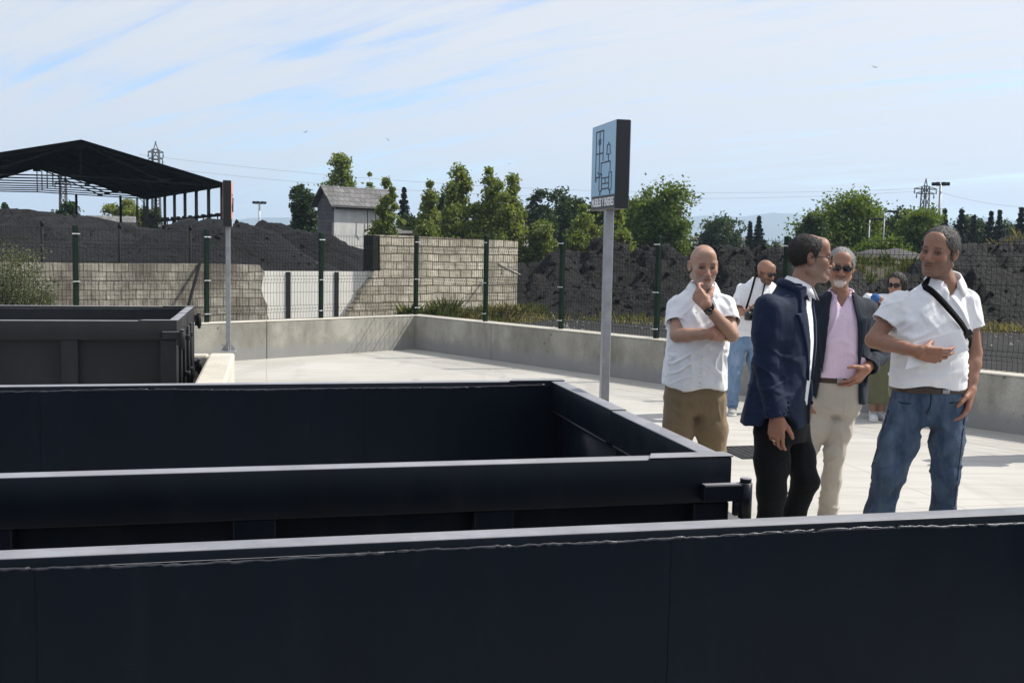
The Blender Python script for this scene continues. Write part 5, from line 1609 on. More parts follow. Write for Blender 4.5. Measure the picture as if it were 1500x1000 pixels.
def face_tint(V, Mh, skin, beard=None, beard_amt=0.0, moust=None, scalp=None, scalp_amt=0.0, brow=(0.05, 0.04, 0.03), ruddy=0.12, seed=0, chin_only=False):
    """colour of the face: lips, brows, eyes, beard shadow, cropped hair, and shade painted into sockets and creases"""
    A = np.linalg.inv(Mh); L = V @ A[:3, :3].T + A[:3, 3]
    x, y, z = L[:, 0], L[:, 1], L[:, 2]; ax = np.abs(x)
    C = np.tile(np.array(skin, float), (len(V), 1))
    front = np.clip((-y - 0.01) / 0.05, 0, 1)
    def blend(C, c, w): return C * (1 - w[:, None]) + np.array(c) * w[:, None]
    red = np.array(skin) * np.array([1.06, 0.80, 0.76])
    C = blend(C, red, 0.7 * np.exp(-((ax - .042) / .02) ** 2 - ((z + .03) / .022) ** 2) * front)
    C = blend(C, red, 0.6 * np.exp(-(ax / .014) ** 2 - ((z + .036) / .018) ** 2) * front)
    C = blend(C, red, 0.7 * ((ax > .072) & (np.abs(z) < .05)))
    nz = vnoise(V * 260, seed) * 0.5 + 0.5; n2 = vnoise(V * 120, seed + 1) * 0.5 + 0.5
    if scalp is not None:
        w = np.clip((z - .018 + np.where(y > 0, 0.075, 0)) / .03, 0, 1) * np.where((y < -.045) & (ax < .058), 0, 1) * np.clip(1 - (z - .082) / .02, 0, 1) * (ax + y * .4 > .03)
        C = blend(C, scalp, scalp_amt * w * (0.5 + 0.5 * nz))
    if beard is not None:
        low = np.clip((-.030 - z - 0.012 * (ax < .03)) / .012, 0, 1) * (y < .016)
        if chin_only: low = low * np.clip((1.12 - np.hypot(ax / .037, (z + .090) / .036) + (nz - .5) * .45) / .22, 0, 1)
        else:
            side = np.clip((ax - .056) / .008, 0, 1) * np.clip((.012 - z) / .015, 0, 1) * np.clip((.012 - y) / .01, 0, 1) * (y > -.045)
            low = np.maximum(low, side)
        low = low * (z > -.135)
        C = blend(C, beard, beard_amt * low * (0.45 + 0.55 * nz))
        mo = np.exp(-((z + .0545) / .0085) ** 2) * np.clip((.036 - ax) / .008, 0, 1) * front
        if chin_only: mo = np.maximum(mo, 0.8 * np.exp(-((ax - .028) / .007) ** 2) * np.clip((-.055 - z) / .006, 0, 1) * np.clip((z + .086) / .008, 0, 1) * front)
        C = blend(C, moust if moust is not None else beard, np.clip(beard_amt * 1.15, 0, 0.95) * mo)
    C = blend(C, np.array(skin) * 0.7, 0.28 * np.exp(-((ax - .026 - (-.035 - z) * .35) / .0035) ** 2) * np.clip((-.032 - z) / .008, 0, 1) * np.clip((z + .072) / .01, 0, 1) * (y < -.06))  # shade of the cheek fold darkened into the skin
    lip = np.exp(-((z + .068) / .0085) ** 2) * np.clip((.024 - ax) / .006, 0, 1) * (y < -.080)
    C = blend(C, np.array(skin) * np.array([0.82, 0.52, 0.50]), 0.85 * lip)
    C = blend(C, np.array(skin) * 0.16, 0.9 * np.exp(-((z + .0685) / .0022) ** 2) * np.clip((.019 - ax) / .004, 0, 1) * (y < -.078))  # shaded gap between the lips, painted as a dark line
    bz = .0235 + .003 * np.cos((ax - .034) / .02)
    C = blend(C, brow, 0.92 * np.exp(-((z - bz) / .0058) ** 2) * np.clip((.054 - ax) / .006, 0, 1) * np.clip((ax - .011) / .005, 0, 1) * (y < -.06) * (0.55 + 0.45 * nz))
    e = np.hypot((ax - .032) / 1.5, z + .0005); ey = (y < -.068) & (y > -.092)
    C = blend(C, np.array(skin) * 0.55, 0.6 * np.exp(-((z - .010) / .008) ** 2) * np.clip((.024 - np.abs(ax - .032)) / .010, 0, 1) * (y < -.05))  # shade under the brow painted into the skin
    C = blend(C, (0.035, 0.024, 0.018), 0.95 * np.exp(-((z - .0062) / .0030) ** 2) * np.clip((.016 - np.abs(ax - .032)) / .004, 0, 1) * ey)
    C = blend(C, np.array(skin) * 0.45, 0.8 * np.clip((.016 - e) / .008, 0, 1) * ey)  # eye hollow darkened as shade in the skin colour
    e = np.hypot((ax - .032) / 1.9, z - .0005)
    C = blend(C, (0.30, 0.27, 0.25), 0.9 * np.clip((.0052 - e) / .0015, 0, 1) * ey)
    C = blend(C, (0.016, 0.012, 0.010), 1.0 * np.clip((.0058 - np.hypot(ax - .032, z - .0005)) / .0018, 0, 1) * ey)
    return np.clip(C, 0.002, 1)

def glasses(parent, Mh, sun=False, name='glasses', w=.027, h=.019, dy=-.012):
    g = MB(); A = Matrix([list(r) for r in Mh])
    fr = MB(); 
    for s in (-1, 1):
        c = Vector((s * .0335, -.090 + dy, .001))
        pts = []
        for k in range(17):
            a = 2 * math.pi * k / 16; ca, sa = math.cos(a), math.sin(a)
            e = 2 / 3.2
            pts.append(A @ (c + Vector((w * math.copysign(abs(ca) ** e, ca), 0.010 * (abs(ca) ** 2) * (1 if ca * s > 0 else 0), h * math.copysign(abs(sa) ** e, sa)))))
        fr.tube(pts, 0.0021, 6)
        fr.tube([A @ Vector((s * .060, -.080 + dy, .008)), A @ Vector((s * .076, -.062 + dy * .5, .009)), A @ Vector((s * .082, .005, .006)), A @ Vector((s * .083, .022, -.006))], [.0026, .0026, .002, .002], 6)
        if sun:
            vs = [p for p in pts[:-1]]; fr_c = A @ (c + Vector((0, -.002, 0)))
            for k in range(16):
                g.face([fr_c, vs[k], vs[(k + 1) % 16]])
    fr.tube([A @ Vector((-.008, -.094 + dy, .006)), A @ Vector((0, -.098 + dy, .008)), A @ Vector((.008, -.094 + dy, .006))], .0022, 6)
    o = fr.build(name, M['frame'], parent, True)
    if sun: g.build('lens', M['lens'], o, True)
    return o

def ribbon(pts, nrm, w, th, name, mat, parent):
    """flat band through points lying on a surface with the given normals"""
    m = MB(); rings = []
    pts = [Vector(p) for p in pts]; nrm = [Vector(n).normalized() for n in nrm]
    for i, p in enumerate(pts):
        t = (pts[min(i + 1, len(pts) - 1)] - pts[max(i - 1, 0)]).normalized()
        n = nrm[i]; s = t.cross(n).normalized()
        rings.append([m.bm.verts.new(p + s * (a * w / 2) + n * (b * th)) for a, b in ((-1, 0), (1, 0), (1, 1), (-1, 1))])
    for i in range(len(rings) - 1):
        for k in range(4): m.bm.faces.new((rings[i][k], rings[i][(k + 1) % 4], rings[i + 1][(k + 1) % 4], rings[i + 1][k]))
    m.bm.faces.new(rings[0][::-1]); m.bm.faces.new(rings[-1])
    return m.build(name, mat, parent, True)

def shoe(parent, ankle, dirv, mat, L=.285, name='shoe', sole=None):
    """rounded shoe: heel under the ankle, toe along dirv"""
    d = v3((dirv[0], dirv[1], 0)); d /= np.linalg.norm(d)
    a = v3(ankle); o = np.array([a[0], a[1], 0.0])
    A = frame(o, d, (0, 0, 1))
    S = [ell((-.02, 0, .045), (.055, .038, .045), .0, M=A), ell((.07, 0, .040), (.085, .042, .036), .03, M=A), ell((.145, .004, .032), (.060, .043, .030), .03, M=A),
         cone((-.01, 0, .06), (-.015, 0, .115), .036, .038, .03, M=A)]
    VQ = build_field(S, .006, [lambda X, Y, Z: 0.012 - Z])
    up = add_mesh(name, (smooth_mesh(*VQ), VQ[1]), mat, parent)
    S2 = [ell((-.02, 0, .012), (.060, .040, .03), .0, M=A), ell((.07, 0, .012), (.09, .042, .03), .03, M=A), ell((.145, .004, .012), (.066, .047, .03), .03, M=A)]
    VQ = build_field(S2, .006, [lambda X, Y, Z: Z - 0.024, lambda X, Y, Z: 0.001 - Z])
    add_mesh('sole', VQ, sole or M['sole'], up)
    return up

def collar(parent, c, axis, r, hgt, mat, gap_dir, gap=0.35, flap=.06, name='collar', spreadv=0.0, n=36):
    """stand-and-fall shirt collar: a folded strip round the neck, open towards gap_dir with two pointed leaves"""
    c = Vector(c); ax = Vector(axis).normalized(); g = Vector(gap_dir); g = (g - ax * g.dot(ax)).normalized(); s = ax.cross(g)
    m = MB(); rings = []
    for i in range(n + 1):
        f = i / n; a = gap + (2 * math.pi - 2 * gap) * f
        dirr = g * math.cos(a) + s * math.sin(a)
        near = max(0.0, 1 - min(f, 1 - f) / 0.22)             # 1 at the points
        fl = hgt * 0.95 + flap * near ** 1.4
        top = c + ax * hgt * (1 - 0.42 * near) + dirr * r * 0.93
        base = c + dirr * r * 1.02 - ax * 0.012
        tang = (g * -math.sin(a) + s * math.cos(a)) * (1 if f < 0.5 else -1)
        out = top + dirr * .010 - ax * fl * 0.98 + dirr * (.022 + 0.018 * near) + tang * (-.012 * near + spreadv * near)
        midp = top + dirr * .008 + ax * .003
        rings.append([m.bm.verts.new(x) for x in (base, top, midp, out, out - dirr * .004, top + dirr * .004 - ax * .005, base + dirr * .003)])
    for i in range(n):
        A, B = rings[i], rings[i + 1]
        for k in range(len(A) - 1): m.bm.faces.new((A[k], A[k + 1], B[k + 1], B[k]))
    m.bm.faces.new(rings[0]); m.bm.faces.new(rings[-1][::-1])
    return m.build(name, mat, parent, True)
# ------------------------------------------------------------------ the people, each posed on its own spot
def local_frame(px, F_y):
    base = on_z(px, F_y, 0.0)
    def J(x, y, dy=0.0):
        p = at_d(x, y, base.y + dy); return np.array([p.x - base.x, p.y - base.y, p.z])
    return base, J
def halfspace(c, d, rad=0.16):
    """everything beyond a plane through c, within reach of it"""
    c, d = v3(c), v3(d); d = d / np.linalg.norm(d); q = c + d * rad * 0.8
    def fn(X, Y, Z):
        return np.maximum(-((X - c[0]) * d[0] + (Y - c[1]) * d[1] + (Z - c[2]) * d[2]), np.sqrt((X - q[0]) ** 2 + (Y - q[1]) ** 2 + (Z - q[2]) ** 2) - rad)
    return ('s', fn, q - rad, q + rad, 0.0)
def vneck(fg, z0, slope, off, u0=0.0):
    """the open front of a collar: a wedge that widens upwards"""
    fn, lo, hi = torso_fn(fg.keys, fg.yaw, off)
    def w(X, Y, Z):
        u, v = fn.local(X, Y, Z); return np.maximum(np.abs(u - u0) - np.maximum((Z - z0), -.02) * slope, v + .012)
    return ('s', w, np.array([lo[0], lo[1], z0 - .03]), hi + np.array([0, 0, .03]), .004)
def lerp(a, b, t): return v3(a) * (1 - t) + v3(b) * t
def bell(c, r):
    c = v3(c); return lambda V: np.exp(-(((V - c) / r) ** 2).sum(1))
def zband(z, s): return lambda V: np.exp(-((V[:, 2] - z) / s) ** 2)
def allv(V): return np.ones(len(V))

class Figure:
    def __init__(s, px, fy, label, group=None):
        s.base, s.J = local_frame(px, fy)
        s.root = empty('person', s.base); tag(s.root, label, 'person', group)
        s.rest = []; s.hands = []; s.S = 1.0
    def head(s, c, yaw, pitch, roll, size, skin, jaw=1.0, nose=1.0, neck=None, **tint):
        s.Mh = head_frame(c, yaw, pitch, roll, size); s.skinc = skin; s.tint = tint
        s.hs = head_shapes(s.Mh, jaw, nose)
        A = s.Mh; p = lambda q: A[:3, :3] @ v3(q) + A[:3, 3]
        nb = v3(neck)
        s.nk = [cone(p((0, .022, -.055)), nb, .050 * size, .055 * size, .02), cone(p((0, -.012, -.085)), nb + v3((0, -.03, .0)), .035, .042, .03)]
        s.neckbase = nb
    def Xz(s, px, z):
        sc = F / s.base.y; py = 353 + .0187 * px - (z - EYE) * sc
        return at_d(px, py, s.base.y).x - s.base.x
    def KX(s, keys):
        return [(k[0], s.Xz(k[1], k[0]), *k[2:]) for k in keys]
    def trunk(s, keys, yaw=0.0):
        s.keys = s.KX(keys); s.yaw = yaw
    def arm(s, sh, el, wr, k=1.0):
        s.rest += [cone(sh, el, .051 * k, .041 * k, .03), cone(el, lerp(el, wr, .3), .040 * k, .0425 * k, .015), cone(lerp(el, wr, .3), lerp(el, wr, .7), .0425 * k, .0335 * k, .015), cone(lerp(el, wr, .7), wr, .0335 * k, .0275, .015)]
        return [cone(lerp(el, wr, .7), wr, .0335 * k, .0275, .015)]
    def hand(s, wr, fdir, n, right, fore, curls, thumb, size=1.0, spread=.05):
        A = frame(wr, fdir, n, size)
        if right: A[:3, 1] *= -1
        s.hands.append((hand_shapes(A, curls, thumb, spread) + fore, A))
        return A
    def leg(s, hip, kn, an):
        s.rest += chain([hip, kn, an], [.075, .05, .038], .02)
    def body(s, skin_low=None):
        fn, lo, hi = torso_fn(s.keys, s.yaw, -0.010)
        core = [('u', fn, lo, hi, .03)]
        top = s.Mh[:3, 3]
        sz = np.linalg.norm(s.Mh[:3, 0])
        hp = build_field(s.hs + s.nk, .0029, lo=top - np.array([.14, .16, .17]) * sz, hi=top + np.array([.14, .16, .15]) * sz)
        zc = top[2] - .155 * sz
        hp = cut(hp, lambda c: c[:, 2] > zc)
        hp = (smooth_mesh(*hp, it=1, lam=.35), hp[1])
        ct = face_tint(hp[0], s.Mh, s.skinc, **s.tint)
        rp = build_field(s.nk + core + s.rest, .0085)
        rp = cut(rp, lambda c: (c[:, 2] < zc + .003) | (np.hypot(c[:, 0] - top[0], c[:, 1] - top[1]) > .14))
        rp = (smooth_mesh(*rp, it=1), rp[1])
        parts = [hp, rp]; cols = [ct, np.tile(np.array(s.skinc), (len(rp[0]), 1))]
        for sh, A in s.hands:
            h = build_field(sh, .0026); h = (smooth_mesh(*h, it=1, lam=.3), h[1])
            c = np.tile(np.array(s.skinc) * np.array([1.02, .9, .86]), (len(h[0]), 1))
            nz = vnoise(h[0] * 90, 3)[:, None] * .10
            parts.append(h); cols.append(np.clip(c * (1 + nz), 0, 1))
        s.bodyo = add_mesh('body', cat_mesh(parts), M['skin'], s.root, np.concatenate(cols))
        return s.bodyo
    def hair(s, mat, thick, line, name='hair', sub=(), extra=(), amp=.004, seed=1, jag=.006, freq=(120, 120, 45), strands=5000, length=.014, flow=(0, .8, -.6)):
        ys, zs = line; A = np.linalg.inv(s.Mh)
        S = [ell((0, .014, .034), (.0755 + thick * .7, .096 + thick, .086 + thick), 0.0, M=s.Mh)] + list(extra) + list(sub)
        V, Q = build_field(S, .0040)
        Nn = vnormals(V, Q)
        n1 = fbm(V * np.array(freq), 2, seed); V = V + Nn * (np.abs(n1)[:, None] * amp * 2 - amp * .4)
        L = V @ A[:3, :3].T + A[:3, 3]
        lim = np.interp(L[:, 1], ys, zs) + vnoise(V * 150, seed + 3) * jag
        keepv = L[:, 2] > lim
        Q = Q[keepv[Q].sum(1) >= 3]; u = np.unique(Q); r = np.zeros(len(V), int); r[u] = np.arange(len(u))
        Vh, Qh = V[u], r[Q]
        # loose strands: fine slivers combed back and down over the shell
        rg = np.random.default_rng(seed); k = rg.integers(0, len(Vh), strands); n_ = Nn[u][k]; b = Vh[k] + rg.normal(size=(strands, 3)) * .002 - n_ * .001
        comb = A[:3, :3].T @ np.array(flow); dr = n_ * rg.uniform(.25, .8, (strands, 1)) + comb / np.linalg.norm(comb) * .9 + rg.normal(size=(strands, 3)) * .35
        dr -= 0; dr /= np.linalg.norm(dr, axis=1, keepdims=True); ln = length * rg.uniform(.5, 1.3, (strands, 1)); sd = np.cross(dr, n_); sd /= np.linalg.norm(sd, axis=1, keepdims=True) + 1e-9; sd *= .0007
        tip = b + dr * ln - n_ * ln * .15
        SV = np.stack([b - sd, b + sd, tip + sd * .3, tip - sd * .3], 1).reshape(-1, 3); SQ = np.arange(strands * 4).reshape(-1, 4)
        return add_mesh(name, cat_mesh([(Vh, Qh), (SV, SQ)]), mat, s.root)
    def cloth(s, name, shapes, h, mat, clips=(), fold=(), seed=1, it=2, parent=None, gain=1.0):
        V, Q = build_field(shapes, h, clips)
        V = smooth_mesh(V, Q, it)
        if fold: V = folds(V, Q, [(q[0], q[1], q[2] * gain, *q[3:]) for q in fold], seed)
        return add_mesh(name, (V, Q), mat, parent or s.root)
    def trunk_shape(s, off, k=0.0, keys=None, op='u'):
        fn, lo, hi = torso_fn(keys or s.keys, s.yaw, off); return (op, fn, lo, hi, k)
    def short_sleeve(s, sh, el, f=.62, r0=.073, r1=.068):
        cf = lerp(sh, el, f); d = v3(el) - v3(sh)
        return [cone(sh, lerp(sh, el, f + .15), r0, r1, .0), halfspace(cf, d, .12)], [cone(lerp(sh, el, f - .22), lerp(sh, el, f + .3), r1 - .013, r1 - .007, .0, 's')]
    def belt(s, z, off, mat, buckle=None, h=.019):
        o = s.cloth('belt', [s.trunk_shape(off)], .005, mat, [lambda X, Y, Z: Z - (z + h), lambda X, Y, Z: (z - h) - Z], it=0)
        fn, lo, hi = torso_fn(s.keys, s.yaw, off); zz, c = fn.cols
        yc = np.interp(z, zz, c[1]) - np.interp(z, zz, c[3]) - off; xc = np.interp(z, zz, c[0]) + (buckle or 0)
        m = MB(); m.box((xc - .018, yc - .006, z - h * .8), (xc + .018, yc - .001, z + h * .8), .003); m.build('buckle', M['galv'], o)
        return o
def trousers(fg, top_keys, legs, mat, off, ztop, hem=.03, fold_amp=.007, seed=3, h=.0068, name='trousers', k=.035):
    fn, lo, hi = torso_fn(top_keys, fg.yaw, off)
    S = [('u', fn, lo, hi, .0)]
    F_ = []
    for (hip, kn, an, r) in legs:
        hip, kn, an = v3(hip), v3(kn), v3(an)
        S += chain([hip, lerp(hip, kn, .5), kn, lerp(kn, an, .45), an], r, k)
        F_ += [(bell(kn, .11), (5, 5, 17), fold_amp * 1.4, 18), (bell(an + v3((0, 0, .08)), .13), (5, 5, 20), fold_amp * 1.9, -8), (bell(hip - v3((0, 0, .06)), .13), (5, 5, 14), fold_amp * 1.3, 35 if hip[0] < an[0] else -35), (bell(lerp(hip, kn, .55), .18), (9, 9, 2.2), fold_amp * 1.1, 8)]
    clips = [lambda X, Y, Z: Z - ztop, lambda X, Y, Z: hem - Z]
    return fg.cloth(name, S, h, mat, clips, F_, seed, 2)
def buttons(parent, pts, r=.0055, mat=None, d=(0, -1, 0)):
    d = Vector(d).normalized()
    for p in pts:
        m = MB(); p = Vector(p); m.tube([p, p + d * .003, p + d * .004], [r, r, r * .7], 10); m.build('button', mat or M['sole'], parent, True)
def front_point(fg, z, u, off):
    """a point on the front of the trunk, u across it"""
    fn, lo, hi = torso_fn(fg.keys, fg.yaw, off); zz, c = fn.cols
    xc, yc, w, d = [np.interp(z, zz, q) for q in c]; w += off; d += off
    v = -d * (1 - (abs(u) / w) ** 2.5) ** (1 / 2.5)
    cs, sn = math.cos(fg.yaw), math.sin(fg.yaw)
    return np.array([xc + u * cs - v * sn, yc + u * sn + v * cs, z]), np.array([sn * 1.0 + u / w * cs * .8, -cs + u / w * sn * .8, 0])

TAN = (0.32, 0.180, 0.120); PALE = (0.39, 0.240, 0.172); RUDDY = (0.295, 0.165, 0.113)
M['shirt_white'] = cloth('white_cotton', (0.80, 0.80, 0.815), 0.9, 900, 0.03, 0.5)
M['polo_white'] = cloth('white_pique', (0.80, 0.80, 0.815), 0.9, 700, 0.03, 0.45)
M['pink'] = cloth('pink_cotton', (0.72, 0.56, 0.69), 0.9, 900, 0.03, 0.4)
M['khaki'] = cloth('brown_twill', (0.205, 0.150, 0.088), 0.9, 600, 0.12, 0.45)
M['navy'] = cloth('navy_wool', (0.0062, 0.0140, 0.040), 0.75, 700, 0.12, 0.3, 0.06)
M['navy2'] = cloth('slate_navy_wool', (0.0080, 0.0135, 0.0250), 0.75, 700, 0.12, 0.3, 0.06)
M['black_wool'] = cloth('black_wool', (0.0030, 0.0034, 0.0048), 0.8, 700, 0.1, 0.3, 0.02)
M['chino'] = cloth('stone_chino', (0.41, 0.37, 0.315), 0.9, 600, 0.08, 0.5)
M['denim'] = cloth('blue_denim', (0.028, 0.048, 0.088), 0.85, 900, 0.3, 0.5, 0.03, wear=(0.11, 0.155, 0.22))
M['denim_light'] = cloth('light_denim', (0.14, 0.22, 0.35), 0.85, 500, 0.2, 0.5, 0.1, wear=(0.28, 0.36, 0.46))
M['olive'] = cloth('olive_cotton', (0.115, 0.115, 0.065), 0.9, 500, 0.1, 0.4)
M['plaid'] = cloth('plaid_trim', (0.32, 0.24, 0.20), 0.9, 200, 0.5, 0.2)

# ---- man with folded arms, hand at his mouth
def man_folded():
    f = Figure(1022, 789, 'bald man in a white short sleeved shirt, arms folded, hand at his mouth'); J = f.J
    X = lambda px, z=1.42: f.Xz(px, z)
    f.trunk([(.78, 1018, .02, .165, .115), (.92, 1018.5, .01, .174, .125), (1.08, 1020, 0, .164, .130), (1.25, 1024, 0, .166, .124), (1.34, 1026, .01, .165, .112), (1.40, 1027, .015, .150, .090), (1.45, 1028, .02, .105, .070), (1.49, 1029, .025, .058, .058), (1.51, 1029, .025, .052, .052)])
    f.head(J(1031, 389, -.03), R(4), R(9), R(-1), .99, PALE, neck=(X(1029), .025, 1.46), beard=(0.27, 0.25, 0.235), beard_amt=.60, brow=(.10, .075, .06), scalp=(0.30, 0.22, 0.18), scalp_amt=.18, seed=1)
    shR, shL = J(994, 450, .0), J(1063, 447, .0)
    elR, wrR = J(991, 491, -.11), J(1042, 489, -.225)
    elL, wrL = J(1072, 491, -.15), J(1034.5, 447, -.27)
    f.arm(shR, elR, wrR, .93); fr = [cone(lerp(elR, wrR, .7), wrR, .031, .0275, .015)]
    fl = f.arm(shL, elL, wrL, .93)
    f.hand(wrR, (.80, .55, .0), (-.5, .8, -.2), True, fr, (.15, .2, .15), (.2, .1))
    # the raised hand: back to the camera, fingers curled to the lips
    A = f.hand(wrL, (-.062, .055, .080), (.42, .86, .25), False, fl, [(.55, .75, .35), (.95, 1.15, .6), (1.1, 1.25, .7), (1.2, 1.3, .7)], (.55, .75), 1.0, .03)
    f.body()
    s1, c1 = f.short_sleeve(shR, elR, .60, .064, .070); s2, c2 = f.short_sleeve(shL, elL, .60, .064, .070)
    sh = s1 + c1 + s2 + c2 + [f.trunk_shape(.017, .03)] + [vneck(f, 1.415, .50, .03, 0.0)]
    f.cloth('shirt', sh, .0052, M['shirt_white'], [lambda X_, Y, Z: Z - 1.512, lambda X_, Y, Z: .905 + .012 * np.cos(X_ * 26) - Z],
            [(zband(1.02, .14), (11, 11, 2.2), .014, 6), (bell((X(1000), -.1, 1.10), .15), (7, 7, 18), .014, 28), (bell((X(1048), -.1, 1.12), .13), (7, 7, 18), .014, -30), (zband(1.33, .12), (11, 11, 3), .010, 12), (bell(shR, .12), (5, 5, 16), .010, 40), (bell(shL, .12), (5, 5, 16), .010, -40)], 5)
    collar(f.root, (X(1029.5), .012, 1.475), (0, -.22, 1), .071, .040, M['shirt_white'], (0.02, -1, 0), .42, .035)
    for z in (1.40, 1.10, 1.01, .95):
        p, n = front_point(f, z, .002, .024); buttons(f.root, [p], .0055)
    kt = f.KX([(.76, 1018, .02, .15, .10), (.84, 1018, .02, .172, .125), (.95, 1018.5, .01, .172, .12), (1.02, 1019, 0, .165, .125)])
    R1 = [.092, .088, .074, .068, .066]
    trousers(f, kt, [(J(997, 588, .01), J(990, 672, -.02), J(990, 772, .03), R1), (J(1041, 588, .01), J(1046, 672, -.02), J(1048, 772, .03), R1)], M['khaki'], 0, .98, .03)
    for px in (990, 1048): shoe(f.root, J(px, 770, .03), (-.15 if px < 1000 else .15, -1), M['shoe_black'])
    # wristwatch
    d = v3(wrL) - v3(elL); d /= np.linalg.norm(d); c = v3(wrL) - d * .022
    m = MB(); m.tube([c - d * .011, c + d * .011], .0335, 20); w = m.build('watch_strap', M['black'], f.root, True)
    n = np.cross(d, (0, 0, 1)); n = v3((-.55, -.8, .15)); n = n - d * (n @ d); n /= np.linalg.norm(n)
    m = MB(); m.tube([c + n * .026, c + n * .040, c + n * .041], [.0215, .0215, .019], 20); m.build('watch_case', M['lens'], w, True)
man_folded()

# ---- man in the navy jacket, in profile
def jacket_front(f, off, zs, ws, lap, mat, zbut, ztop, hem, sleeves, name='jacket', fold=(), seed=9, u0=0.0, lap_w=.078, extra=()):
    fn, lo, hi = torso_fn(f.keys_j, f.yaw, off)
    def opening(X, Y, Z):
        u, v = fn.local(X, Y, Z); w = np.interp(Z, zs, ws); return np.maximum(np.abs(u - u0) - w, v + .005)
    S = [('u', fn, lo, hi, 0.0)] + sleeves + [('s', opening, lo, hi, .004)] + list(extra)
    jk = f.cloth(name, S, .0058, mat, [lambda X, Y, Z: Z - ztop, lambda X, Y, Z: hem - Z], fold, seed, 2)
    fo, lo2, hi2 = torso_fn(f.keys_j, f.yaw, off + .011); fi, _, _ = torso_fn(f.keys_j, f.yaw, off - .012)
    for sg in (-1, 1):
        def reg(X, Y, Z):
            u, v = fn.local(X, Y, Z); u = (u - u0) * sg; w = np.interp(Z, zs, ws)
            t = np.clip((Z - zbut) / (ztop - .07 - zbut), 0, 1)
            lw = lap_w * np.where(t < .82, t / .82, np.where(t < .84, .62, .62 - (t - .84)))
            lw = np.maximum(lw, .001)
            r_ = np.maximum(u - w - lw, w - .004 - u)
            for q in (v + .02, zbut - Z, Z - (ztop - .012), -fi(X, Y, Z), fo(X, Y, Z)): r_ = np.maximum(r_, q)
            return r_
        try:
            f.cloth('lapel', [('u', reg, lo2, hi2, 0.0)], .0052, mat, (), (), 1, 2, jk)
        except Exception as e: print('lapel', e)
    return jk
def man_navy():
    f = Figure(1150, 861, 'balding man with glasses in a navy jacket, seen from the side, walking'); J = f.J
    X = lambda px, z=1.42: f.Xz(px, z)
    f.trunk([(.80, 1143, .0, .145, .10), (.95, 1146, .0, .155, .108), (1.1, 1150, 0, .155, .112), (1.25, 1153, 0, .160, .112), (1.36, 1154, 0, .165, .105), (1.43, 1157, .0, .140, .085), (1.48, 1162, .0, .100, .068), (1.52, 1167, .0, .058, .056), (1.545, 1168, .0, .054, .054)], R(58))
    f.keys_j = f.KX([(.80, 1134, .0, .190, .155), (.90, 1137, .0, .185, .148), (1.05, 1143, .0, .172, .132), (1.25, 1149, 0, .174, .124), (1.36, 1150, 0, .178, .116), (1.43, 1152, .0, .155, .098), (1.48, 1158, .0, .118, .08), (1.52, 1163, .0, .085, .072), (1.55, 1165, .0, .074, .068)])
    f.head(J(1187.5, 378, 0), R(86), R(2), 0, .975, RUDDY, jaw=1.02, nose=1.06, neck=(X(1168), 0, 1.50), beard=(.20, .17, .155), beard_amt=.55, brow=(.05, .035, .03), scalp=(.10, .075, .06), scalp_amt=.55, seed=2)
    shR, elR, wrR = J(1125, 450, -.125), J(1122, 535, -.155), J(1137, 612, -.19)
    shL, elL, wrL = J(1172, 440, .16), J(1150, 535, .2), J(1168, 612, .16)
    fr = f.arm(shR, elR, wrR); fl = f.arm(shL, elL, wrL)
    A = f.hand(J(1138.5, 611, -.20), (-.02, .0, -1), (.55, .83, 0), True, fr, [(.30, .5, .3), (.42, .6, .35), (.5, .65, .4), (.55, .7, .4)], (.35, .45), 1.0, .02)
    f.hand(wrL, (.05, 0, -1), (-.5, -.86, 0), False, fl, (.35, .5, .3), (.4, .4))
    f.body()
    q = v3((.091, -.0115, -.001)) + v3((.026 * math.cos(.5), 0, .026 * math.sin(.5))); q = A[:3, :3] @ q + A[:3, 3]; ax = A[:3, :3] @ v3((math.cos(.5), 0, math.sin(.5)))
    m = MB(); m.tube([q - ax * .0028, q + ax * .0028], .0108, 14); m.build('ring', M['gold'], f.root, True)
    # shirt front, collar
    f.cloth('shirt', [f.trunk_shape(.012), vneck(f, 1.47, .45, .03, 0.0)], .006, M['shirt_white'], [lambda X_, Y, Z: Z - 1.545, lambda X_, Y, Z: .88 - Z], [(allv, (9, 9, 3), .002)], 4)
    collar(f.root, (X(1168), .0, 1.515), (.22, -.05, 1), .066, .050, M['shirt_white'], (.88, -.47, 0), .40, .010)
    sl = []
    for sh, el, wr in ((shR, elR, wrR), (shL, elL, wrL)):
        sl += [cone(sh, lerp(sh, el, .5), .070, .070, .06), cone(lerp(sh, el, .5), el, .070, .064, .02), cone(el, lerp(el, wr, 1.05), .064, .050, .02), halfspace(wr, v3(wr) - v3(el), .10), cone(lerp(el, wr, .85), lerp(el, wr, 1.2), .045, .047, 0, 's')]
    jk = jacket_front(f, .012, [.80, 1.0, 1.08, 1.25, 1.42, 1.56], [.052, .034, .030, .045, .060, .066], None, M['navy'], 1.07, 1.548, .845, sl,
        fold=[(zband(.95, .14), (6, 6, 1.5), .012), (bell(elR, .15), (5, 5, 18), .012, 20), (bell(lerp(elR, wrR, .75), .10), (5, 5, 20), .008, -15), (zband(1.15, .14), (4, 4, 10), .009, -25), (bell(shR, .13), (9, 9, 4), .008)], seed=12)
    collar(jk, (X(1164), .0, 1.508), (.30, -.08, 1), .083, .038, M['navy'], (.88, -.47, 0), .75, .010)
    for z in (1.075, .97):
        p, n = front_point(f, z, -.055, .045); buttons(jk, [p + v3(n) * .012], .009, M['black'], n)
    buttons(jk, [J(1152, y, -.20) + v3((0, -.035, 0)) for y in (588, 595, 602)], .006, M['black'])
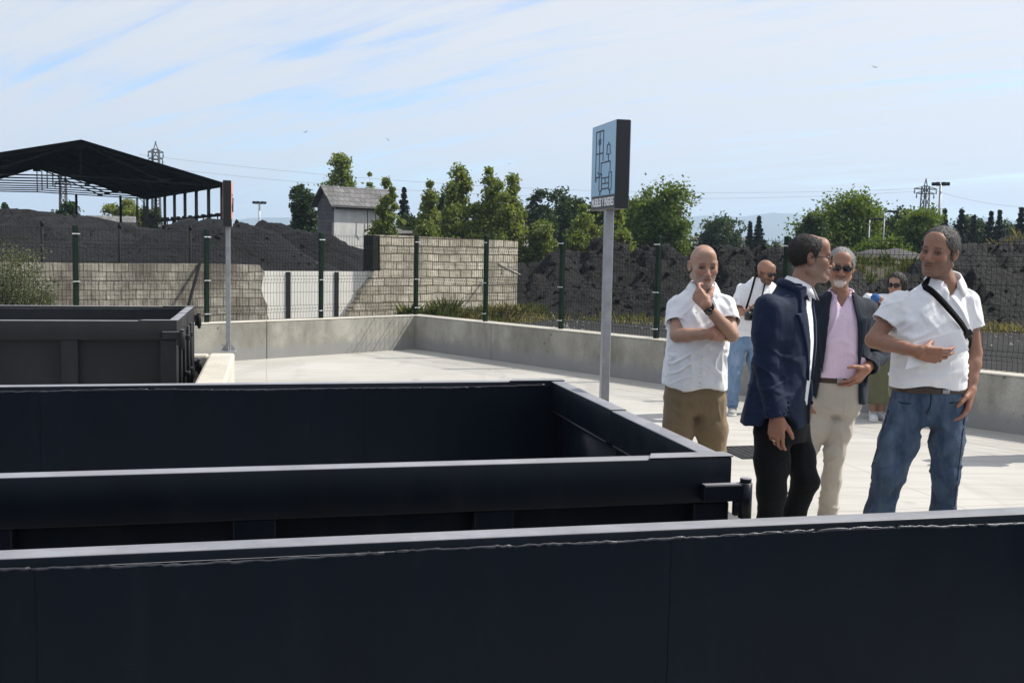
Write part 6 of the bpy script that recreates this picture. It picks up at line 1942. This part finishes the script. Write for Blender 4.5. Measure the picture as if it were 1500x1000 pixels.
    kt = f.KX([(.76, 1146, .0, .14, .11), (.86, 1146, .0, .165, .12), (.98, 1147, .0, .165, .118), (1.05, 1148, 0, .160, .115)])
    trousers(f, kt, [(J(1131, 632, -.07), J(1131, 720, -.085), J(1121, 832, -.03), [.090, .084, .068, .062, .062]), (J(1160, 632, .07), J(1180, 704, .03), J(1139, 818, .13), [.088, .080, .064, .058, .060])], M['black_wool'], 0, 1.0, .03, .004, 8)
    shoe(f.root, J(1121, 835, -.03), (1, -.35), M['shoe_black']); shoe(f.root, J(1136, 820, .13), (1, -.2), M['shoe_black'])
    A_ = np.linalg.inv(f.Mh)
    f.hair(M['hair_dark'], .006, ([-.1, -.048, -.040, -.022, -.012, .012, .035, .065, .11], [.2, .20, .060, .025, -.012, .024, -.050, -.080, -.090]), sub=[ell((0, -.055, .135), (.062, .090, .048), .01, 's', f.Mh)], amp=.003, seed=4)
    glasses(f.root, f.Mh)
man_navy()

# ---- man in the pink shirt
def man_pink():
    f = Figure(1222, 772, 'grey haired man with goatee and glasses, pink shirt under a dark jacket, hand on hip'); J = f.J
    X = lambda px, z=1.42: f.Xz(px, z)
    f.trunk([(.76, 1222, .0, .145, .105), (.90, 1225, .0, .155, .118), (1.02, 1227, 0, .146, .120), (1.2, 1229, 0, .160, .124), (1.31, 1230, 0, .162, .112), (1.37, 1230, .01, .145, .090), (1.42, 1231, .015, .10, .068), (1.455, 1232, .02, .058, .058), (1.475, 1232, .02, .054, .054)], R(-8))
    f.keys_j = f.KX([(.72, 1222, .03, .185, .150), (.90, 1226, .02, .182, .150), (1.02, 1227, .02, .176, .150), (1.2, 1229, .01, .178, .145), (1.31, 1230, .005, .182, .130), (1.37, 1230, .01, .160, .105), (1.42, 1231, .015, .115, .085), (1.455, 1232, .02, .085, .075), (1.475, 1232, .02, .075, .07)])
    f.head(J(1231.5, 391.5, -.03), R(-13), R(4), R(4), .935, RUDDY, neck=(X(1232), .02, 1.42), beard=(.62, .60, .57), beard_amt=.92, moust=(.035, .03, .026), chin_only=True, brow=(.10, .09, .085), seed=3)
    shL, elL, wrL = J(1269, 453, .01), J(1289, 519, .06), J(1268, 541, -.13)
    shR, elR, wrR = J(1187, 446, .01), J(1178, 525, .05), J(1182, 590, -.02)
    fl = f.arm(shL, elL, wrL); fr = f.arm(shR, elR, wrR)
    f.hand(J(1270, 540, -.125), (-.62, -.15, -.62), (-.55, .75, .35), False, fl, [(.25, .35, .2), (.3, .4, .25), (.35, .45, .3), (.4, .5, .3)], (.75, .15), 1.05, .10)
    f.hand(wrR, (.02, -.05, -1), (.9, .3, 0), True, fr, (.35, .5, .3), (.4, .4))
    f.body()
    f.cloth('shirt', [f.trunk_shape(.014), vneck(f, 1.375, .55, .03, 0.0)], .0055, M['pink'], [lambda X_, Y, Z: Z - 1.472, lambda X_, Y, Z: .945 - Z],
            [(zband(1.04, .06), (13, 13, 3), .004), (zband(1.12, .14), (5, 5, 13), .009, 25), (zband(1.3, .12), (11, 11, 3), .008, -10)], 6)
    collar(f.root, (X(1232), .005, 1.435), (-.02, -.22, 1), .070, .042, M['pink'], (-.12, -1, 0), .50, .04, spreadv=.02)
    for z in (1.33, 1.25, 1.17, 1.09, 1.01):
        p, n = front_point(f, z, .0, .021); buttons(f.root, [p])
    f.belt(.935, .012, M['leather'], -.02)
    sl = []
    for sh, el, wr in ((shL, elL, wrL), (shR, elR, wrR)):
        sl += [cone(sh, lerp(sh, el, .5), .068, .068, .06), cone(lerp(sh, el, .5), el, .068, .064, .02), cone(el, lerp(el, wr, 1.0), .064, .054, .02), halfspace(lerp(el, wr, .84), v3(wr) - v3(el), .09), cone(lerp(el, wr, .6), lerp(el, wr, 1.2), .045, .048, 0, 's')]
    jk = jacket_front(f, .012, [.72, .95, 1.1, 1.25, 1.38, 1.48], [.135, .112, .100, .092, .074, .056], None, M['navy2'], .98, 1.468, .79, sl,
        fold=[(zband(.95, .2), (7, 7, 2), .010), (bell(elL, .15), (6, 6, 20), .014, -20), (zband(1.2, .12), (5, 5, 9), .008, 25)], seed=14, lap_w=.062)
    kt = f.KX([(.72, 1222, .0, .14, .11), (.80, 1222, .0, .162, .12), (.92, 1225, .0, .165, .122), (1.0, 1227, 0, .165, .124)])
    r1 = [.084, .078, .062, .058, .062]
    trousers(f, kt, [(J(1238, 592, 0), J(1222, 665, -.05), J(1213, 752, .02), r1), (J(1204, 592, 0), J(1180, 665, -.02), J(1165, 752, .03), r1)], M['chino'], .002, .935, .04, .008, 10)
    shoe(f.root, J(1213, 752, .02), (-.25, -1), M['shoe_grey']); shoe(f.root, J(1165, 752, .03), (-.4, -1), M['shoe_grey'])
    f.hair(M['hair_grey'], .009, ([-.12, -.078, -.055, -.040, -.020, -.010, .012, .035, .07, .11], [.2, .088, .062, .032, .014, -.022, .022, -.045, -.070, -.080]), amp=.004, seed=6, freq=(100, 100, 60), length=.018)
    glasses(f.root, f.Mh, True, w=.0275, h=.0165)
man_pink()

# ---- man in the white polo shirt
def man_polo():
    f = Figure(1345, 857, 'man in a white polo shirt and jeans with a black strap across his chest'); J = f.J
    sc = F / f.base.y; X = lambda px, z=1.42: f.Xz(px, z)
    Z = lambda py: EYE - (py - 378) / sc
    f.trunk([(.84, 1357, .0, .150, .105), (Z(580), 1358, .0, .172, .120), (Z(545), 1359, 0, .172, .132), (Z(505), 1361, 0, .168, .130), (Z(468), 1364, 0, .172, .120), (Z(448), 1367, .01, .165, .105), (Z(432), 1371, .015, .140, .088), (Z(420), 1377, .02, .090, .070), (Z(411), 1382, .025, .060, .058), (Z(404), 1383, .025, .055, .055)], R(4))
    f.head(J(1375, 369, -.03), R(-46), R(3), R(7), .985, RUDDY, jaw=1.05, neck=(X(1384), .02, Z(415)), beard=(.075, .06, .052), beard_amt=.62, brow=(.035, .028, .024), seed=4)
    shR, elR, wrR = J(1318, 444, .0), J(1279, 498, -.02), J(1345, 515, -.235)
    shL, elL, wrL = J(1416, 442, .02), J(1427, 517, .03), J(1421, 571, -.03)
    fr = f.arm(shR, elR, wrR, .96); fl = f.arm(shL, elL, wrL, .94)
    f.hand(J(1347, 516, -.240), (.97, -.02, -.14), (.05, .93, .35), True, fr, [(.30, .45, .25), (.36, .5, .3), (.45, .6, .35), (.5, .65, .4)], (.12, .85), 1.05, .03)
    f.hand(J(1424, 571, -.03), (-.30, -.25, -.92), (-.80, .35, .15), False, fl, [(.25, .4, .25), (.35, .5, .3), (.42, .55, .35), (.5, .6, .35)], (.4, .25), 1.1, .04)
    f.body()
    s1, c1 = f.short_sleeve(shR, elR, .56, .070, .076); s2, c2 = f.short_sleeve(shL, elL, .50, .066, .070)
    f.cloth('shirt', s1 + c1 + s2 + c2 + [f.trunk_shape(.014, .03)] + [vneck(f, Z(437), .42, .03, .035)], .0052, M['polo_white'], [lambda X_, Y, Zz: Zz - Z(402), lambda X_, Y, Zz: Z(565) + .012 * np.cos(X_ * 20 + 1) - Zz],
            [(zband(Z(535), .09), (4, 4, 17), .012, 8), (bell((X(1330), -.1, Z(480)), .15), (4, 4, 15), .016, 32), (bell((X(1395), -.1, Z(460)), .14), (4, 4, 13), .014, -48), (bell((X(1350), -.1, Z(450)), .12), (10, 10, 4), .008, 25), (bell(shR, .12), (5, 5, 15), .012, 45), (bell(shL, .11), (5, 5, 15), .012, -45)], 7)
    collar(f.root, (X(1383), .012, Z(412)), (-.02, -.30, 1), .074, .040, M['polo_white'], (.05, -1, 0), .50, .035, spreadv=.015)
    # patterned placket inside the open neck
    pl = []; nl = []
    for z in np.linspace(Z(416), Z(440), 8):
        p, n = front_point(f, z, .035, .0165); pl.append(p); nl.append(n)
    f.belt(Z(568.5), .010, M['leather'], .04, .012)
    kt = f.KX([(.84, 1356, .0, .14, .10), (.92, 1357, .0, .165, .118), (Z(585), 1358, .0, .172, .122), (Z(560), 1359, 0, .168, .124)])
    tr = trousers(f, kt, [(J(1329, 604, 0), J(1303, 692, -.04), J(1268, 826, .02), [.096, .092, .076, .069, .066]), (J(1389, 604, 0), J(1385, 692, -.05), J(1376, 826, .02), [.092, .082, .066, .060, .058])], M['denim'], .002, Z(564), .03, .010, 15)
    # jeans details: pocket mouths, side seams, a worn tear at the knee
    def surf_line(pts, rad, nm, mt):
        bpy.context.view_layer.update(); out = []
        for (px, py) in pts:
            a_ = J(px, py, -.6); b_ = J(px, py, .4); d_ = Vector(b_ - a_).normalized()
            hit, loc, nor, idx = tr.ray_cast(Vector(a_), d_)
            if hit: out.append(loc + nor * rad * .4)
        if len(out) > 1:
            m_ = MB(); m_.tube(out, rad, 6); m_.build(nm, mt, tr, True)
    sm = cloth('denim_seam', (0.012, 0.020, 0.040), 0.9, 900)
    for ln in ([(1306, 571), (1310, 583), (1320, 590), (1334, 591)], [(1412, 571), (1409, 582), (1401, 589), (1391, 590)]): surf_line(ln, .0035, 'pocket_seam', sm)
    surf_line([(1363, 572), (1364, 584), (1362, 597), (1357, 606)], .004, 'fly_seam', sm)
    for ln in ([(1302 - i * 4.2, 600 + i * 14) for i in range(11)], [(1414 - i * 1.6, 600 + i * 14) for i in range(11)]): surf_line(ln, .0028, 'side_seam', sm)
    shoe(f.root, J(1268, 826, .02), (-.45, -1), M['shoe_black']); shoe(f.root, J(1376, 826, .02), (.2, -1), M['shoe_black'])
    f.hair(M['hair_mixed'], .012, ([-.12, -.086, -.066, -.045, -.024, -.012, .010, .035, .07, .11], [.2, .070, .060, .034, .016, -.028, .018, -.045, -.075, -.085]), amp=.0035, seed=8, freq=(110, 110, 60), length=.017)
    # cross-body strap: over his shoulder, down across the chest
    pts = []; nr = []
    a, b = np.array([1337, 404.0]), np.array([1412, 500.0])
    fn, lo, hi = torso_fn(f.keys, f.yaw, .020); zz, c = fn.cols
    for t in np.linspace(0, 1, 26):
        q = a + (b - a) * t; z = Z(q[1]); u = X(q[0], z) - np.interp(z, zz, c[0])
        w = np.interp(z, zz, c[2]) + .02; uu = max(-w * .985, min(w * .985, u))
        p, n = front_point(f, z, uu, .020); pts.append(p + v3((0, -.010, 0))); nr.append(n)
    pts = [pts[0] + v3((.02, .12, .028)), pts[0] + v3((.0, .045, .022))] + pts + [pts[-1] + v3((.02, .08, -.03)), pts[-1] + v3((.02, .2, -.06))]
    nr = [v3((-.2, .2, 1)), v3((-.3, -.5, .8))] + nr + [nr[-1], v3((1, .2, 0))]
    st = ribbon(pts, nr, .031, .003, 'strap', M['black'], f.root)
    p = Vector(pts[-7]); m = MB(); Mx = Matrix.Translation(p + Vector((0, -.006, 0))) @ Matrix.Rotation(R(-38), 4, 'Y'); m.box((-.024, -.004, -.016), (.024, .004, .016), .003, Mx); m.build('strap_slider', M['frame'], st)
    # folded papers under the hand
    cs = [J(1338, 502, -.200), J(1406, 483, -.196), J(1417, 513, -.208), J(1326, 541, -.216)]
    cs = [c + v3(f.base) for c in cs]
    m = MB()
    nn = np.cross(cs[1] - cs[0], cs[3] - cs[0]); nn /= np.linalg.norm(nn); nn = nn if nn[1] > 0 else -nn
    for k in range(4):
        off = nn * (.0030 * k) + v3((.004 * k, 0, .003 * (k % 2)))
        m.prism([c + off for c in cs], nn * .0022)
    o = m.build('papers', simple('white_paper', (.80, .80, .81), .8, 0, .02, 5, .05))
    tag(o, 'folded white papers held against the white polo shirt', 'papers')
man_polo()

# ---- photographer in the white T-shirt
def photographer():
    f = Figure(1084, 606, 'bald photographer with dark glasses and beard in a white T-shirt, looking down'); J = f.J
    sc = F / f.base.y; X = lambda px, z=1.42: f.Xz(px, z); Z = lambda py: EYE - (py - 373) / sc
    f.trunk([(.74, 1092, .0, .155, .11), (.88, 1096, .0, .172, .125), (1.05, 1101, 0, .170, .130), (1.22, 1105, 0, .178, .125), (1.30, 1107, 0, .170, .11), (1.36, 1109, .0, .145, .088), (1.40, 1111, .0, .10, .068), (1.44, 1113, -.01, .058, .058)], R(22))
    f.head(J(1122, 398, -.06), R(36), R(20), R(-4), 1.0, TAN, neck=(X(1113), -.01, 1.41), beard=(.035, .027, .022), beard_amt=.85, brow=(.03, .025, .02), scalp=(.25, .17, .13), scalp_amt=.3, seed=5)
    shR, elR, wrR = J(1088, 424, -.06), J(1079, 456, -.12), J(1094, 458, -.33)
    shL, elL, wrL = J(1129, 422, .06), J(1134, 458, -.0), J(1108, 462, -.28)
    fr = f.arm(shR, elR, wrR); fl = f.arm(shL, elL, wrL)
    f.hand(wrR, (.8, -.25, .05), (.1, .7, .5), True, fr, (.5, .6, .4), (.5, .4)); f.hand(wrL, (-.8, -.2, .05), (.1, .7, .6), False, fl, (.5, .6, .4), (.5, .4))
    f.body()
    s1, c1 = f.short_sleeve(shR, elR, .8, .066, .074); s2, c2 = f.short_sleeve(shL, elL, .8, .066, .074)
    f.cloth('shirt', s1 + c1 + s2 + c2 + [f.trunk_shape(.020, .03)], .008, M['polo_white'], [lambda X_, Y, Zz: Zz - 1.448, lambda X_, Y, Zz: .83 - Zz], [(allv, (8, 8, 3), .010, 15), (zband(.95, .15), (5, 5, 13), .010)], 17)
    kt = f.KX([(.70, 1092, .0, .14, .11), (.78, 1092, .0, .165, .12), (.92, 1096, .0, .17, .122)])
    rr_ = [.095, .088, .072, .064, .064]
    trousers(f, kt, [(J(1080, 508, -.02), J(1076, 545, -.06), J(1073, 592, 0), rr_), (J(1106, 508, .02), J(1108, 548, .0), J(1104, 592, .05), rr_)], M['denim_light'], 0, .90, .05, .009, 18, .009)
    shoe(f.root, J(1073, 594, 0), (-.25, -1), M['shoe_grey'], .30); shoe(f.root, J(1104, 594, .05), (.5, -1), M['shoe_grey'], .30)
    glasses(f.root, f.Mh, True, w=.031, h=.0225)
    # the camera in his hands and its neck strap
    p = (v3(wrR) + v3(wrL)) / 2 + v3((0, -.07, -.01)) + v3(f.base)
    cm = empty('photo_camera', p, R(20)); tag(cm, 'black photo camera held low by the bald photographer', 'camera')
    m = MB(); m.box((-.072, -.03, -.05), (.072, .035, .045), .012, seg=2); m.box((-.03, -.03, .0455), (.03, .035, .075), .012, seg=2); m.box((-.09, -.045, -.05), (-.050, .03, .040), .014, seg=2); m.build('camera_body', M['frame'], cm, True)
    m = MB(); m.tube([(0, -.0305, -.005), (0, -.10, -.035), (0, -.16, -.06)], [.04, .042, .045], 18); m.tube([(0, -.161, -.061), (0, -.165, -.063)], [.037, .036], 18); m.build('lens', M['lens'], cm, True)
    a = J(1106, 406, -.09); b = J(1093, 452, -.30); m = MB(); m.tube([J(1112, 403, .03), J(1107, 404, -.06), a, lerp(a, b, .5) + v3((0, -.02, .0)), b], .011, 6); m.tube([J(1112, 403, .03), J(1122, 410, -.04), J(1117, 430, -.19), J(1108, 456, -.30)], .009, 6); m.build('camera_strap', M['black'], f.root, True)
    return f.root
ph = photographer()
# a bystander just past the picture's edge, whose shadow lies across the pale floor
q = copy_tree(ph); q.location = on_z(1552, 668, 0); q.rotation_euler.z = R(-40)
tag(q, 'bystander in a white T-shirt whose shadow falls on the floor beside the jeans')

# ---- woman with the microphone
def woman():
    f = Figure(1285, 614, 'dark haired woman in an olive skirt and white trainers, behind the man in the polo'); J = f.J
    sc = F / f.base.y; X = lambda px, z=1.42: f.Xz(px, z); Z = lambda py: EYE - (py - 377) / sc
    f.trunk([(.70, 1286, .0, .155, .12), (.85, 1287, .0, .165, .12), (.98, 1288, 0, .135, .10), (1.12, 1290, 0, .14, .11), (1.22, 1292, 0, .150, .10), (1.27, 1296, .0, .135, .08), (1.33, 1308, 0, .06, .055)], R(-20))
    f.head(J(1313, 417, -.03), R(-38), R(4), 0, .97, PALE, jaw=.9, nose=.9, neck=(X(1309), .01, 1.28), brow=(.03, .025, .02), seed=6)
    shR, elR, wrR = J(1273, 437, .0), J(1268, 470, -.06), J(1283, 452, -.26)
    shL, elL, wrL = J(1313, 437, .05), J(1318, 472, .02), J(1304, 490, -.12)
    fr = f.arm(shR, elR, wrR, .8); fl = f.arm(shL, elL, wrL, .8)
    f.hand(wrR, (.1, -.2, .9), (.6, .1, .1), True, fr, (.8, .9, .5), (.5, .6), .9); f.hand(wrL, (-.6, -.4, -.2), (-.3, .9, 0), False, fl, (.4, .5, .3), (.4, .4), .9)
    for px in (1279, 1291): f.rest += chain([J(px, 500, 0), J(px, 555, -.02), J(px, 602, .02)], [.075, .052, .036], .02)
    f.body()
    s1, c1 = f.short_sleeve(shR, elR, .7, .06, .058); s2, c2 = f.short_sleeve(shL, elL, .7, .06, .058)
    f.cloth('blouse', s1 + c1 + s2 + c2 + [f.trunk_shape(.016, .03)], .009, M['shirt_white'], [lambda X_, Y, Zz: Zz - 1.31, lambda X_, Y, Zz: .92 - Zz], [(allv, (10, 10, 6), .007)], 19)
    f.keys = f.KX([(.16, 1285, .0, .175, .15), (.45, 1285, .0, .170, .145), (.75, 1286, .0, .168, .135), (.88, 1287, .0, .165, .125), (.98, 1288, 0, .140, .105), (1.02, 1288, 0, .136, .102)])
    f.cloth('skirt', [f.trunk_shape(.014)], .009, M['olive'], [lambda X_, Y, Zz: Zz - .99, lambda X_, Y, Zz: .18 - Zz], [(zband(.35, .35), (14, 14, 1.5), .016)], 20)
    shoe(f.root, J(1279, 604, .02), (-.3, -1), M['shoe_white'], .24); shoe(f.root, J(1291, 604, .02), (.25, -1), M['shoe_white'], .24)
    f.hair(M['hair_dark'], .020, ([-.12, -.085, -.065, -.048, .0, .02, .11], [.2, .085, .060, -.06, -.20, -.26, -.28]), extra=[cone((0, .055, .0), (0, .075, -.19), .085, .070, .04, M=f.Mh), cone((.065, .02, .02), (.075, .02, -.16), .035, .03, .03, M=f.Mh), cone((-.065, .02, .02), (-.075, .02, -.16), .035, .03, .03, M=f.Mh)], amp=.006, seed=11, freq=(90, 90, 16), length=.03, flow=(0, .1, -1))
    glasses(f.root, f.Mh, True, w=.030, h=.022)
    w = v3(wrR) + v3(f.base) + v3((.02, -.05, .0)); mc = empty('microphone', w); tag(mc, 'reporter microphone with a round blue foam cover', 'microphone')
    m = MB(); m.tube([(0, .02, -.10), (0, 0, .04), (0, -.005, .06)], [.013, .017, .022], 12); m.build('handle', M['frame'], mc, True)
    t = J(1282, 437, -.31) + v3(f.base) - w
    V, Q = build_field([ell(t, (.046, .046, .050), 0.0)], .006); V = V + vnormals(V, Q) * (vnoise(V * 220, 1)[:, None] * .0012)
    add_mesh('foam_cover', (V, Q), simple('blue_foam', (.035, .105, .30), .95, 0, .15, 60, .6, 260, .003), mc)
woman()
